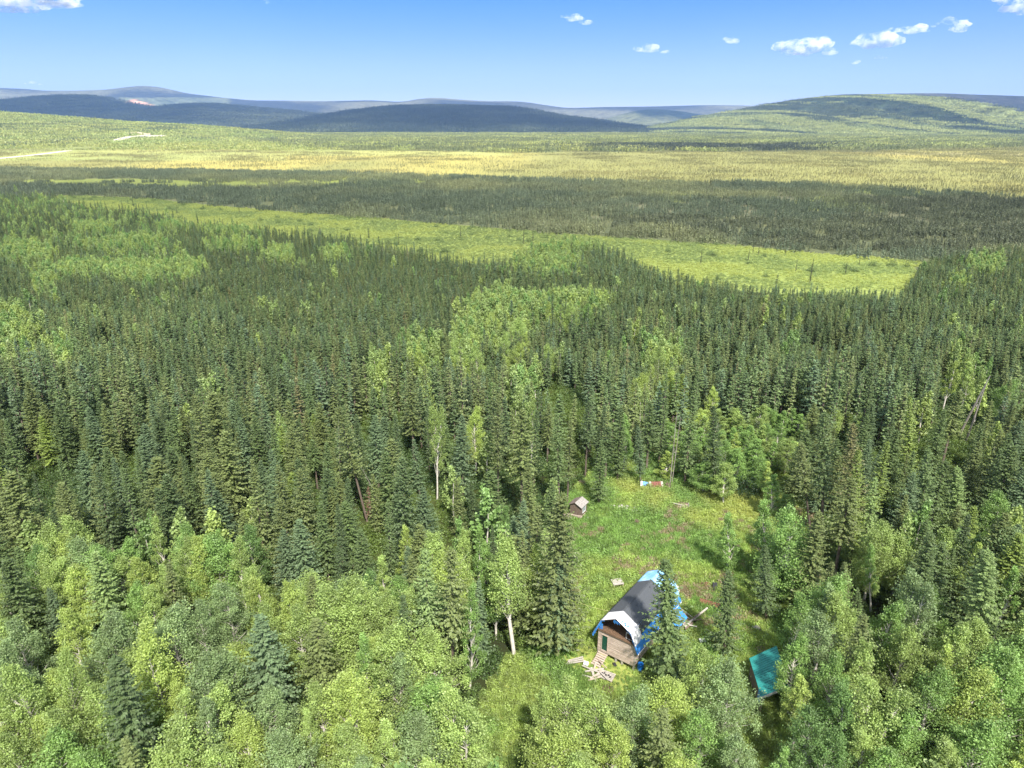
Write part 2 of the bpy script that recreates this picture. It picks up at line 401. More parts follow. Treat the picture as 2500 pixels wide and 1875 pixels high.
def ground_zone_colour(x, y):
    """albedo of the ground sheet at (x, y)"""
    u, v, dep = pix(x, y, 0.0)
    ok = (dep > 5)
    n1 = fbm(x, y, 60); n2 = fbm(x + 500, y, 220, 5); n3 = fbm(x, y - 900, 14, 3)
    c = np.zeros(x.shape + (3,))
    def setc(m, a, b, t):
        t = np.clip(t, 0, 1)[..., None]; q = np.array(a) * (1 - t) + np.array(b) * t; c[m] = q[m]
    s = np.clip((n3 - .3) * 2.5, 0, 1)
    setc(np.ones(x.shape, bool), (.030, .036, .016), (.060, .075, .022), s)                     # forest floor
    bog = ok & (v < np.interp(u, EDGE_U, EDGE_V) + 5) | ok & (v < 560)
    setc(bog, (.105, .12, .062), (.155, .165, .08), (n1 - .35) * 3)
    purp = bog & (u > 1400) & (n2 > .50)
    setc(purp, (.13, .135, .08), (.16, .16, .09), n3)
    gp = bog & (inpoly(u, v, [(30, 438), (330, 436), (600, 446), (860, 440), (840, 452), (500, 458), (60, 452)]) | inpoly(u, v, [(1560, 455), (1700, 470), (1660, 500), (1580, 480)]) | (n2 > .66))
    setc(gp, (.17, .20, .055), (.22, .25, .07), n3)
    md = inpoly(u + (n3 - .5) * 60, v + (n3 - .5) * 7 + (n1 - .5) * 7, MEADOW)
    setc(md, (.19, .24, .065), (.27, .32, .09), n3 * .6 + n1 * .4)
    cl = ok & inpoly(u, v, CLEAR)
    setc(cl, (.26, .31, .08), (.36, .40, .11), n3)
    # beyond the bog: open yellow muskeg, then wooded plain
    e = np.interp(u, [0, 565, 847, 1250, 1532, 1985, 2500], [414, 420, 425, 437, 448, 451, 485])
    yl = ok & (v < e)
    k = fbm(x, y * .35, 300, 5)
    right = np.clip((u - 1500) / 900, 0, 1)
    setc(yl, (.31, .275, .085), (.21, .21, .075), (k - .42) * 5 + right * .6 - .2 * (u < 700))
    yg = yl & (v < 392 - 12 * (u > 700)) & (u < 1250)
    setc(yg, (.31, .31, .105), (.22, .245, .085), (k - .35) * 3)
    fw = ok & (v < np.interp(u, [0, 600, 800, 1250, 1600, 2100, 2500], [300, 345, 366, 372, 372, 368, 360])) 
    setc(fw, (.16, .18, .08), (.23, .25, .10), (k - .35) * 3)
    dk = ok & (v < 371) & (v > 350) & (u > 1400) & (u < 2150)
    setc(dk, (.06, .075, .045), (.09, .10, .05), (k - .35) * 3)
    pale = ok & inpoly(u, v, [(2050, 371), (2500, 374), (2500, 381), (2200, 378)])
    setc(pale, (.30, .27, .12), (.30, .27, .12), n1)
    return c
def build_ground():
    ang = np.radians(np.linspace(-80, 80, 560)); 
    rr = np.concatenate([np.linspace(2, 30, 8), np.geomspace(32, 18000, 520)])
    A, D = np.meshgrid(ang, rr)
    # fan whose apex lies behind the camera, so the ground also runs under and behind it
    x = (D + 45) * np.sin(A); y = (D + 45) * np.cos(A) - 45
    near = np.clip((420 - D) / 300, 0, 1)
    z = (fbm(x, y, 9, 3) - .5) * .5 * near
    z = np.where(inpoly(*pix(x, y, 0.)[:2], CLEAR), z * .35 - .02, z)
    V = np.stack([x, y, z - .05], -1).reshape(-1, 3)
    n, m = A.shape; i = (np.arange(n - 1)[:, None] * m + np.arange(m - 1)).ravel()
    Fc = np.stack([i, i + 1, i + m + 1, i + m], 1)[:, ::-1]
    gm = mat('ground', (.1, .1, .05), .95); b = gm.node_tree.nodes['Principled BSDF']
    a = N(gm, 'ShaderNodeAttribute'); a.attribute_name = 'gcol'
    tc = N(gm, 'ShaderNodeTexCoord'); n1 = N(gm, 'ShaderNodeTexNoise'); n1.inputs['Scale'].default_value = .35; n1.inputs['Detail'].default_value = 9; n1.inputs['Roughness'].default_value = .75
    L(gm, tc.outputs['Object'], n1.inputs[0])
    mr = N(gm, 'ShaderNodeMapRange'); mr.inputs[1].default_value = .3; mr.inputs[2].default_value = .7; mr.inputs[3].default_value = .55; mr.inputs[4].default_value = 1.4
    L(gm, n1.outputs[0], mr.inputs[0]); vm = N(gm, 'ShaderNodeVectorMath', operation='SCALE'); L(gm, a.outputs['Color'], vm.inputs[0]); L(gm, mr.outputs[0], vm.inputs['Scale'])
    L(gm, vm.outputs[0], b.inputs['Base Color']); b.inputs['Specular IOR Level'].default_value = .1
    me = mesh_np('ground', V, Fc, [gm], smooth=True)
    col = np.concatenate([ground_zone_colour(x, y).reshape(-1, 3), np.ones((n * m, 1))], 1).astype(np.float32)
    ca = me.attributes.new('gcol', 'FLOAT_COLOR', 'POINT'); ca.data.foreach_set('color', col.ravel())
    o = bpy.data.objects.new('ground', me); COL.objects.link(o)
    tag(o, 'moss, meadow and bog ground of the wide valley', kind='structure')
build_ground()

# ------------------------------------------------------------------ hills
def hill_colour_mat(name, bumpd=45, nscale=.009):
    m = mat(name, (.1, .1, .1), .95); b = m.node_tree.nodes['Principled BSDF']; b.inputs['Specular IOR Level'].default_value = .05
    a = N(m, 'ShaderNodeAttribute'); a.attribute_name = 'gcol'
    tc = N(m, 'ShaderNodeTexCoord'); n1 = N(m, 'ShaderNodeTexNoise'); n1.inputs['Scale'].default_value = nscale; n1.inputs['Detail'].default_value = 9; n1.inputs['Roughness'].default_value = .8
    L(m, tc.outputs['Object'], n1.inputs[0])
    mr = N(m, 'ShaderNodeMapRange'); mr.inputs[1].default_value = .3; mr.inputs[2].default_value = .7; mr.inputs[3].default_value = .15; mr.inputs[4].default_value = 2.1
    L(m, n1.outputs[0], mr.inputs[0]); vm = N(m, 'ShaderNodeVectorMath', operation='SCALE'); L(m, a.outputs['Color'], vm.inputs[0]); L(m, mr.outputs[0], vm.inputs['Scale'])
    L(m, vm.outputs[0], b.inputs['Base Color'])
    bp = N(m, 'ShaderNodeBump'); bp.inputs['Strength'].default_value = .8; bp.inputs['Distance'].default_value = bumpd
    L(m, n1.outputs[0], bp.inputs['Height']); L(m, bp.outputs[0], b.inputs['Normal'])
    return m
HM = hill_colour_mat('hill_vegetation')
HILLF = {}
def hill(key, pts, D, df, db, colf, rough=.04, slant=0.0, rs=400, power=1.5, n=(420, 110)):
    us = np.array([p[0] for p in pts], float); vs = np.array([p[1] for p in pts], float)
    cx_, cz_ = [], []
    for u, v in zip(us, vs): X, Zz = at_y(u, v, D); cx_.append(X); cz_.append(Zz)
    cx_ = np.array(cx_); cz_ = np.array(cz_)
    X = np.linspace(cx_[0], cx_[-1], n[0]); S = np.linspace(-1, 1, n[1])
    def height(x, y):
        # smooth crest line
        h = 0
        for k in (-1.2, -.6, 0, .6, 1.2): h = h + np.interp(x + k * D * .008, cx_, cz_)
        h = h / 5
        s = np.where(y < D, (D - y) / df, (y - D) / db)
        p = np.clip(1 - np.abs(s), 0, 1); p = p * p * (3 - 2 * p) * .6 + p ** power * .4
        rid = (fbm(x + slant * (D - y) + 77 * len(key), y * .15, rs, 4) - .5) * 2
        return (h + 3) * p + rid * h * rough * np.sin(np.pi * np.clip(p, 0, 1)) * 3 - 3
    XX, SS = np.meshgrid(X, S)
    YY = D + np.where(SS < 0, SS * df, SS * db)
    ZZ = height(XX, YY)
    V = np.stack([XX, YY, ZZ], -1).reshape(-1, 3)
    m_, n_ = XX.shape; i = (np.arange(m_ - 1)[:, None] * n_ + np.arange(n_ - 1)).ravel()
    Fc = np.stack([i, i + 1, i + n_ + 1, i + n_], 1)
    me = mesh_np('hills', V, Fc, [HM], smooth=True)
    u, v, _ = pix(XX, YY, ZZ)
    col = colf(XX, YY, ZZ, u, v)
    col = np.concatenate([col.reshape(-1, 3), np.ones((m_ * n_, 1))], 1).astype(np.float32)
    ca = me.attributes.new('gcol', 'FLOAT_COLOR', 'POINT'); ca.data.foreach_set('color', col.ravel())
    o = bpy.data.objects.new('hills', me); COL.objects.link(o); tag(o, key, kind='structure')
    HILLF[key] = (height, X[0], X[-1], D, df, db)
    return o
def mixc(a, b, t): t = np.clip(t, 0, 1)[..., None]; return np.array(a) * (1 - t) + np.array(b) * t
A1 = lambda L_: [(x / 1.77, y / 1.77) for x, y in L_]
A2 = lambda L_: [(1250 + x / 1.77, y / 1.77) for x, y in L_]
DKF, LGF = (.030, .045, .030), (.16, .19, .085)
def cf_far(x, y, z, u, v):
    c = mixc((.030, .036, .034), (.12, .12, .08), (fbm(x, y, 1700, 4) - .48) * 5)
    m = (v > 238) & (u > 290) & (u < 560); c[m] = mixc((.07, .085, .05), (.13, .14, .08), (fbm(x, y, 500) - .3) * 2)[m]
    sc = inpoly(u, v, [(305, 247), (330, 243), (372, 256), (378, 264), (340, 262)]) | inpoly(u, v, [(400, 262), (432, 257), (425, 266)])
    c[sc] = (.50, .27, .17)
    rd = inpoly(u, v, [(1470, 268), (1473, 268), (1494, 282), (1490, 283)]); c[rd] = (.4, .33, .25)
    return c
hill('blue grey far range along the horizon', [(-500, 216)] + A1([(0, 380), (100, 383), (200, 392), (300, 392), (450, 388), (520, 380), (580, 372), (640, 370), (700, 377), (760, 392), (800, 402), (950, 420), (1100, 434), (1200, 434), (1400, 437), (1600, 433), (1740, 441), (1820, 425), (1900, 422), (2000, 431), (2100, 437)])
     + A2([(0, 437), (60, 440), (150, 455), (240, 467), (400, 462), (600, 460), (830, 454), (1000, 455), (1070, 460), (1300, 475)]) + [(3000, 280)], 14000, 4200, 3000, cf_far, .05, .3, 1500)
def cf_dark(x, y, z, u, v):
    return mixc((.016, .026, .022), (.12, .13, .07), (fbm(x, y * .4, 1100, 5) - .62) * 8)
hill('dark forested hill at left below the far range', [(-500, 262)] + A1([(0, 441), (130, 430), (200, 421), (280, 414), (380, 413), (450, 424), (550, 446), (650, 464), (740, 462), (850, 449), (950, 452), (1050, 462), (1150, 471), (1300, 485), (1420, 500), (1600, 530), (1800, 565)]) + [(1150, 335)], 8600, 3300, 2500, cf_dark, .05, .2, 800)
hill('dark rounded hill in the middle of the horizon', A1([(1050, 590), (1200, 565), (1330, 532), (1420, 502), (1550, 477), (1650, 466), (1750, 459), (1900, 456), (2050, 458), (2212, 464)]) + A2([(100, 482), (200, 502), (330, 518), (480, 545), (640, 570), (760, 595)]), 7600, 3000, 2500, cf_dark, .05, .25, 700)
hill('small dark hill behind the right valley', A2([(250, 560), (380, 520), (500, 486), (560, 474), (620, 470), (720, 479), (800, 492), (900, 510), (1050, 545), (1150, 575)]), 10500, 2500, 2000, cf_dark, .03, .2, 800)
def cf_r2(x, y, z, u, v):
    c = mixc((.05, .055, .045), (.075, .065, .055), (fbm(x, y, 900, 4) - .4) * 3)
    e = np.exp(-(((u - 2390) / 60) ** 2 + ((v - 272) / 14) ** 2)); return c * (1 - e[..., None] * .7) + e[..., None] * .7 * np.array((.21, .19, .12))
hill('brown grey ridge behind the green hill at right', [(1700, 310), (1850, 262)] + A2([(1200, 432), (1400, 413), (1550, 405), (1700, 403), (1850, 402), (2000, 408), (2212, 415)]) + [(2800, 250), (3300, 262)], 8200, 2600, 2600, cf_r2, .04, .3, 900)
def cf_green(x, y, z, u, v):
    D_ = 5600
    s = fbm(x - .28 * (D_ - y), y * .07, 95, 3); t2 = fbm(x, y, 420, 4)
    c = mixc((.035, .052, .030), (.19, .215, .085), (s - .50) * 9)
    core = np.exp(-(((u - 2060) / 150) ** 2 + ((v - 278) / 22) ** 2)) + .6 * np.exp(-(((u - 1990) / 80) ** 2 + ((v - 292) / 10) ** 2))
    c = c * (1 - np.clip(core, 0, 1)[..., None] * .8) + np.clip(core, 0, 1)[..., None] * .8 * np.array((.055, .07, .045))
    top = np.clip((262 - v) / 12, 0, 1) * (u > 1950) * (t2 > .4); return c
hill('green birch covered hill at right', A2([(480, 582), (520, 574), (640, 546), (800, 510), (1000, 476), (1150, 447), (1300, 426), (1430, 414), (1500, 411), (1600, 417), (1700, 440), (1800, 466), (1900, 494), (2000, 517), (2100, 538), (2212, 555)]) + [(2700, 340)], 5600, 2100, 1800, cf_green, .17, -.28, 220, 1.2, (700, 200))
def cf_left(x, y, z, u, v): return mixc((.17, .20, .07), (.25, .26, .09), (fbm(x, y, 70, 4) - .35) * 3)
hill('light green wooded slope at left', [(-600, 240)] + A1([(-100, 482), (0, 490), (200, 505), (400, 520), (600, 533), (850, 548), (1000, 560), (1100, 570), (1180, 584), (1260, 600)]), 2900, 1250, 900, cf_left, .03, .2, 250, 1.0, (300, 120))

# roads: thin strips of pale gravel laid over the plain
def strip(name, pts, wd, m, label, z=.012, hillkey=None):
    P = [Vector((*at(u, v, 0), 0)) for u, v in pts]; mb = MB()
    for a, b in zip(P[:-1], P[1:]):
        n = Vector((0, 0, 1)).cross(b - a).normalized() * wd / 2
        mb.poly([a - n + Vector((0, 0, z)), b - n + Vector((0, 0, z)), b + n + Vector((0, 0, z)), a + n + Vector((0, 0, z))])
    o = mb.build(name, m); return tag(o, label, kind='structure')
gravel = noisy('road_gravel', (.42, .38, .31), (.56, .52, .45), .4)
strip('road', [(-60, 392), (0, 387), (50, 382), (98, 377), (130, 373), (168, 368)], 16, gravel, 'pale gravel road at the left edge of the plain', .3)

# ------------------------------------------------------------------ far vegetation patches (nobody could count it)
def patch_mesh(name, seed, size, ntree, hh, kind, nd, wfac=.12):
    g = np.random.default_rng(seed); Vs = []; var = []
    xy = g.uniform(-size / 2, size / 2, (ntree, 2)) if size < 20 else g.normal(0, size * .42, (ntree, 2)); h = hh * g.uniform(.55, 1.25, ntree)
    for (x, y), H in zip(xy, h):
        if kind == 'spruce':
            t = g.random(nd) ** .8; r_ = wfac * H * (1 - t) * .8 + .02 * H; a = g.uniform(0, 6.28, nd)
            c = np.stack([x + r_ * np.cos(a), y + r_ * np.sin(a), t * H], 1)
            d = unit(np.stack([np.cos(a), np.sin(a), g.uniform(-.9, .2, nd)], 1)); n = unit(np.cross(d, np.tile([0, 0, 1.], (nd, 1)) + g.normal(0, .5, (nd, 3))))
            ln = np.full(nd, H * .16) * g.uniform(.6, 1.4, nd) * (1.25 - .6 * t) * (26 / nd) ** .5
            Vs.append(diamonds(c, d, n, ln, ln * .6))
            d2 = np.array([[0, 0, 1.]]); Vs.append(diamonds(np.array([[x, y, H * .5]]), d2, np.array([[1., 0, 0]]), np.array([H * 1.05]), np.array([H * .09])))
            Vs.append(diamonds(np.array([[x, y, H * .5]]), d2, np.array([[0, 1., 0]]), np.array([H * 1.05]), np.array([H * .09])))
            var.append(np.full((nd + 2) * 4, g.random()))
        else:
            d0 = unit(g.normal(0, 1, (nd, 3))); rr = g.random(nd) ** .4
            c = d0 * rr[:, None] * np.array([.27 * H, .27 * H, .42 * H]) + np.array([x, y, H * .56])
            d = unit(g.normal(0, 1, (nd, 3))); n = unit(np.cross(d, g.normal(0, 1, (nd, 3))))
            ln = H * .17 * g.uniform(.7, 1.3, nd) * (40 / nd) ** .5
            Vs.append(diamonds(c, d, n, ln, ln * .75)); var.append(np.full(nd * 4, g.random()) * .6 + .4 * np.repeat(g.random(nd), 4))
    V = np.concatenate(Vs)
    return mesh_np(name, V, qf(len(V) // 4), [M['needles'] if kind == 'spruce' else M['leaves']], np.concatenate(var))
def jitter_grid(x0, x1, y0, y1, s, g):
    X, Y = np.meshgrid(np.arange(x0, x1, s), np.arange(y0, y1, s)); n = X.size
    return X.ravel() + g.uniform(-.5, .5, n) * s, Y.ravel() + g.uniform(-.5, .5, n) * s
def infr(x, y, z=3, mu=300): 
    u, v, d = pix(x, y, z); return (d > 5) & (u > -mu) & (u < 2500 + mu) & (v < 1875 + 420)
g = np.random.default_rng(11)
# bog of stunted black spruce behind the meadow
BP = [patch_mesh('bog_spruces', 300 + i, 12.5, n, h, 'spruce', 22) for i, (n, h) in enumerate([(64, 3.0), (64, 2.6), (44, 3.0), (22, 3.4), (78, 3.4), (78, 2.8)])]
x, y = jitter_grid(-760, 900, 290, 960, 11.5, g)
u, v, d = pix(x, y, 0); 
ue, ve, _ = pix(x, y, 7)
m = infr(x, y) & ~inpoly(u, v + g.normal(0, 3, len(u)), MEADOW) & (ve < np.interp(ue, EDGE_U, EDGE_V) + 2) & (v > np.interp(u, [0, 565, 847, 1250, 1532, 1985, 2500], [414, 420, 425, 437, 448, 451, 485]) - 3)
m &= ~(inpoly(u, v, [(30, 438), (330, 436), (600, 446), (860, 440), (840, 452), (500, 458), (60, 452)]) & (g.random(x.shape) < .8))
x, y, u, v = x[m], y[m], u[m], v[m]; n = len(x)
dn = fbm(x, y, 60, 3); k = np.where(dn > .55, g.choice([4, 5, 1], n), np.where(dn > .40, g.choice([0, 1, 5], n), np.where(v > 540, g.choice([0, 2, 5], n), g.choice([2, 3, 0], n))))
k = np.where((v < 585) & (v > 560) & (u > 900), 4, k)
t1 = 2.4 * mixc((.052, .066, .040), (.098, .106, .052), (fbm(x + 99, y, 90, 4) - .42) * 3.2)
pz = (fbm(x * .5, y, 110, 4) > .53) & (u > 1500); t1[pz] = np.array((.120, .140, .080))
t1 *= g.uniform(.85, 1.15, (n, 1))
scatter('bog_forest', 'low dark stunted spruces covering the bog beyond the meadow', 'bog forest', BP, np.stack([x, y, 0 * x - .05], 1), np.stack([0 * x, 0 * x, g.uniform(0, 6.28, n)], 1), np.repeat(g.uniform(.8, 1.25, (n, 1)), 3, 1), k, t1)
# scattered spruces on the open muskeg, woods farther out
FP = [patch_mesh('far_spruces', 330, 42, 90, 2.5, 'spruce', 7, .19), patch_mesh('far_spruces', 331, 42, 260, 2.7, 'spruce', 6, .19), patch_mesh('far_spruces', 332, 42, 110, 7.0, 'spruce', 7, .16),
      patch_mesh('far_birches', 333, 42, 70, 7, 'birch', 16), patch_mesh('far_birches', 334, 42, 30, 6, 'birch', 14)]
x, y = jitter_grid(-3300, 3300, 600, 4300, 38, g)
u, v, d = pix(x, y, 0)
e = np.interp(u, [0, 565, 847, 1250, 1532, 1985, 2500], [414, 420, 425, 437, 448, 451, 485])
m = infr(x, y) & (v < e - 2) & ~((u < 185) & (np.abs(v - np.interp(u, [0, 50, 98, 130, 168], [387, 382, 377, 373, 368])) < 4.5))
x, y, u, v = x[m], y[m], u[m], v[m]; n = len(x)
dn = fbm(x, y * .5, 260, 5); right = np.clip((u - 1300) / 900, 0, 1)
p = np.clip((dn - .42) * 4, 0.40, 1) * .7 + .5 * right; rnd = g.random(n)
k = np.where(rnd < p * .4, 1, np.where(rnd < p * 1.5, 0, -1))
k = np.where((u < 1000) & (v < 368) & (g.random(n) < .5), g.choice([3, 4, 4], n), k)
wood = v < np.interp(u, [0, 600, 800, 1250, 1600, 2100, 2500], [300, 345, 366, 372, 372, 368, 360])
k = np.where(wood, g.choice([2, 2, 3, 1], n), k)
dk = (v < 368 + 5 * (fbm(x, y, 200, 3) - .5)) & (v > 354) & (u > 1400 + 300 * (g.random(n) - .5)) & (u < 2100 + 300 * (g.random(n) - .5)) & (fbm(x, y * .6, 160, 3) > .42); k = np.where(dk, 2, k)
hl = HILLF['light green wooded slope at left']; zz = np.where((y > hl[3] - hl[4]) & (x < hl[2]), np.maximum(hl[0](x, y), 0), 0)
k = np.where(zz > 2, g.choice([3, 3, 3, 2], n), k)
t1 = mixc((.17, .175, .08), (.25, .24, .10), g.random(n)); bt = np.isin(k, (3, 4)); t1[bt] = mixc((.22, .27, .09), (.32, .34, .11), g.random(n))[bt]
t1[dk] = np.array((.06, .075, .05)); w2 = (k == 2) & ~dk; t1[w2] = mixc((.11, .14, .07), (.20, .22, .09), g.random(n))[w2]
q = (k >= 0) & ~((zz > 2) & (u > 270) & (u < 420))
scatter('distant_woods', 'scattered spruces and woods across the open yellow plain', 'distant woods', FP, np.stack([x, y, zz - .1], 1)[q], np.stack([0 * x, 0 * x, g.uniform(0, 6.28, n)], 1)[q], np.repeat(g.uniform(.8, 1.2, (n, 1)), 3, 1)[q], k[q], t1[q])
# woods standing on the distant hills
def hill_woods(key, xr, step, scl_, pick, name, label):
    H_ = HILLF[key]; X_, Y_ = jitter_grid(max(H_[1], xr[0]), min(H_[2], xr[1]), H_[3] - H_[4] * .98, H_[3] + step, step, g); Z_ = H_[0](X_, Y_); m_ = infr(X_, Y_, 0, 30) & (Z_ > 0)
    X_, Y_, Z_ = X_[m_], Y_[m_], Z_[m_]; n_ = len(X_); k_, t_ = pick(X_, Y_, Z_, n_); q_ = k_ >= 0
    scatter(name, label, 'hill woods', FP, np.stack([X_, Y_, Z_ - 1], 1)[q_], np.stack([0 * X_, 0 * X_, g.uniform(0, 6.28, n_)], 1)[q_], np.repeat(scl_ * g.uniform(.8, 1.2, (n_, 1)), 3, 1)[q_], k_[q_], t_[q_])
def pick_green(X_, Y_, Z_, n_):
    s_ = fbm(X_ - .28 * (5600 - Y_), Y_ * .07, 95, 3) + .04 * fbm(X_, Y_, 60, 2); u_, v_, _ = pix(X_, Y_, Z_)
    core = np.exp(-(((u_ - 2060) / 150) ** 2 + ((v_ - 278) / 22) ** 2)); b_ = (s_ - core * .2) > .525
    t_ = mixc((.05, .075, .045), (.09, .115, .06), g.random(n_)); t_[b_] = mixc((.18, .23, .09), (.31, .34, .12), (s_ - .525) * 6 + g.uniform(-.2, .4, n_))[b_]
    return np.where(b_, 3, np.where(g.random(n_) < .7, 2, -1)), t_
hill_woods('green birch covered hill at right', (-1e5, 1e5), 40, 1.5, pick_green, 'green_hill_woods', 'birch woods in sloping bands over the green hill at right')
def pick_dark(X_, Y_, Z_, n_):
    f_ = fbm(X_, Y_ * .5, 500, 4); t_ = mixc((.035, .055, .045), (.085, .11, .07), (f_ - .42) * 4 + g.uniform(-.2, .3, n_)); return np.where(g.random(n_) < .75, np.where(f_ > .60, 3, 2), -1), t_
hill_woods('dark rounded hill in the middle of the horizon', (-1e5, 1e5), 75, 2.4, pick_dark, 'middle_hill_woods', 'dark spruce woods on the rounded hill in the middle')
hill_woods('dark forested hill at left below the far range', (-1e5, 1e5), 85, 2.6, pick_dark, 'left_hill_woods', 'dark spruce woods on the hill at left below the far range')
# birches covering the light green slope at the left
x, y = jitter_grid(hl[1], hl[2], hl[3] - hl[4], hl[3] + 60, 34, g); zz = hl[0](x, y); m = infr(x, y) & (zz > 1); u2, v2, _ = pix(x, y, zz); m &= ~((u2 > 278) & (u2 < 410) & (np.abs(v2 + 2 - np.interp(u2, [284, 300, 322, 350, 404], [349, 343, 338, 336, 335])) < 3.5)); x, y, zz = x[m], y[m], zz[m]; n = len(x)
dn = fbm(x, y, 160, 4); k = np.where((dn > .56) & (g.random(n) < .6), 2, 3)
t1 = 1.6 * mixc((.16, .20, .065), (.25, .26, .085), (dn - .4) * 3 + g.uniform(-.3, .3, n)); t1[k == 2] = (.12, .16, .08)
scatter('slope_woods', 'light green birch woods covering the slope at left', 'slope woods', FP, np.stack([x, y, zz - .5], 1), np.stack([0 * x, 0 * x, g.uniform(0, 6.28, n)], 1), np.repeat(g.uniform(.8, 1.2, (n, 1)), 3, 1), k, t1)

# ------------------------------------------------------------------ the trees of the near forest
TONES = {'dark green': (.048, .072, .034), 'green': (.064, .094, .040), 'olive': (.084, .106, .044), 'blue green': (.070, .104, .062), 'rust tinged': (.100, .100, .048), 'yellow green': (.110, .150, .040),
         'bright yellow green': (.178, .232, .058), 'leaf green': (.110, .180, .048), 'light green': (.155, .212, .062), 'grey green': (.118, .168, .070), 'deep green': (.078, .135, .040)}
CROPS = {5: (1.701, 0, 900), 6: (1.701, 800, 900), 7: (1.701, 1600, 900), 3: (1.77, 0, 400), 4: (1.77, 1250, 400)}
TREES = []
SBR, BBR = 1.6, np.array([1.86, 1.86, 1.8])
def T(kind, crop, xt, yt, tone, h=None, base=None, w=1.0, var=None, label=None):
    s, ox, oy = CROPS[crop]; u, v = xt / s + ox, yt / s + oy
    if base is not None:
        bu, bv = base[0] / s + ox, base[1] / s + oy
        x, y = at(bu, bv, 0); X, hh = at_y(u, v, y); lean = (X - x) / hh; h = hh
    else:
        h = h or (12.5 if kind == 's' else 10.5); x, y = at(u, v, h); lean = 0.0; w = w * 1.15
    TREES.append(dict(kind=kind, x=x, y=y, h=h, w=w, tone=tone, var=var, label=label, lean=lean, fixed=True))
# spruces, left part of the photo
for a in [(40, 430, 'olive', 14, 1.35, 4), (125, 425, 'dark green', 11, .8, 6), (330, 340, 'blue green', 12, 1.1, 0), (385, 395, 'olive', 13, 1.0, 1), (450, 320, 'green', 11, 1.0, 0), (640, 360, 'olive', 13.5, 1.4, 4),
          (560, 330, 'green', 12, .8, 2), (770, 400, 'green', 11, .9, 1), (870, 95, 'olive', 15.5, 1.3, 4), (890, 425, 'olive', 11, 1.2, 0), (930, 250, 'olive', 14, 1.3, 0), (1190, 130, 'olive', 14, 1.1, 1),
          (1130, 225, 'green', 12, .9, 2), (1235, 410, 'olive', 13, 1.0, 1), (1280, 55, 'green', 12, .9, 1), (1440, 450, 'dark green', 11, .9, 2), (1155, 395, 'olive', 12, .9, 5), (1330, 550, 'green', 11, .9, 1),
          (1240, 620, 'blue green', 11.5, 1.1, 0), (1170, 670, 'blue green', 10, 1.0, 0), (395, 750, 'grey green', 12, 1.1, 0), (25, 780, 'green', 12, 1.1, 4), (205, 910, 'blue green', 8, .9, 1),
          (1310, 1030, 'olive', 11, 1.3, 5), (1400, 560, 'dark green', 11, .8, 2), (1500, 660, 'green', 10, .9, 0), (255, 370, 'green', 12, .9, 2), (15, 215, 'green', 12, .9, 1), (690, 800, 'olive', 10, 1.0, 3),
          (1205, 240, 'olive', 13, 1.0, 0), (760, 350, 'dark green', 11, .8, 2), (500, 340, 'green', 11, .9, 1), (1350, 300, 'green', 12, .9, 1)]:
    T('s', 5, a[0], a[1], a[2], a[3], None, a[4], a[5])
T('s', 5, 1400, 150, 'olive', base=(1525, 635), w=1.1, var=7, label='leaning olive spruce with a long bare trunk left of the dead brown sapling')
T('s', 5, 1080, 1020, 'blue green', h=13, w=1.25, var=0, label='blue green spruce with a rusty orange branch among the lower left birches')
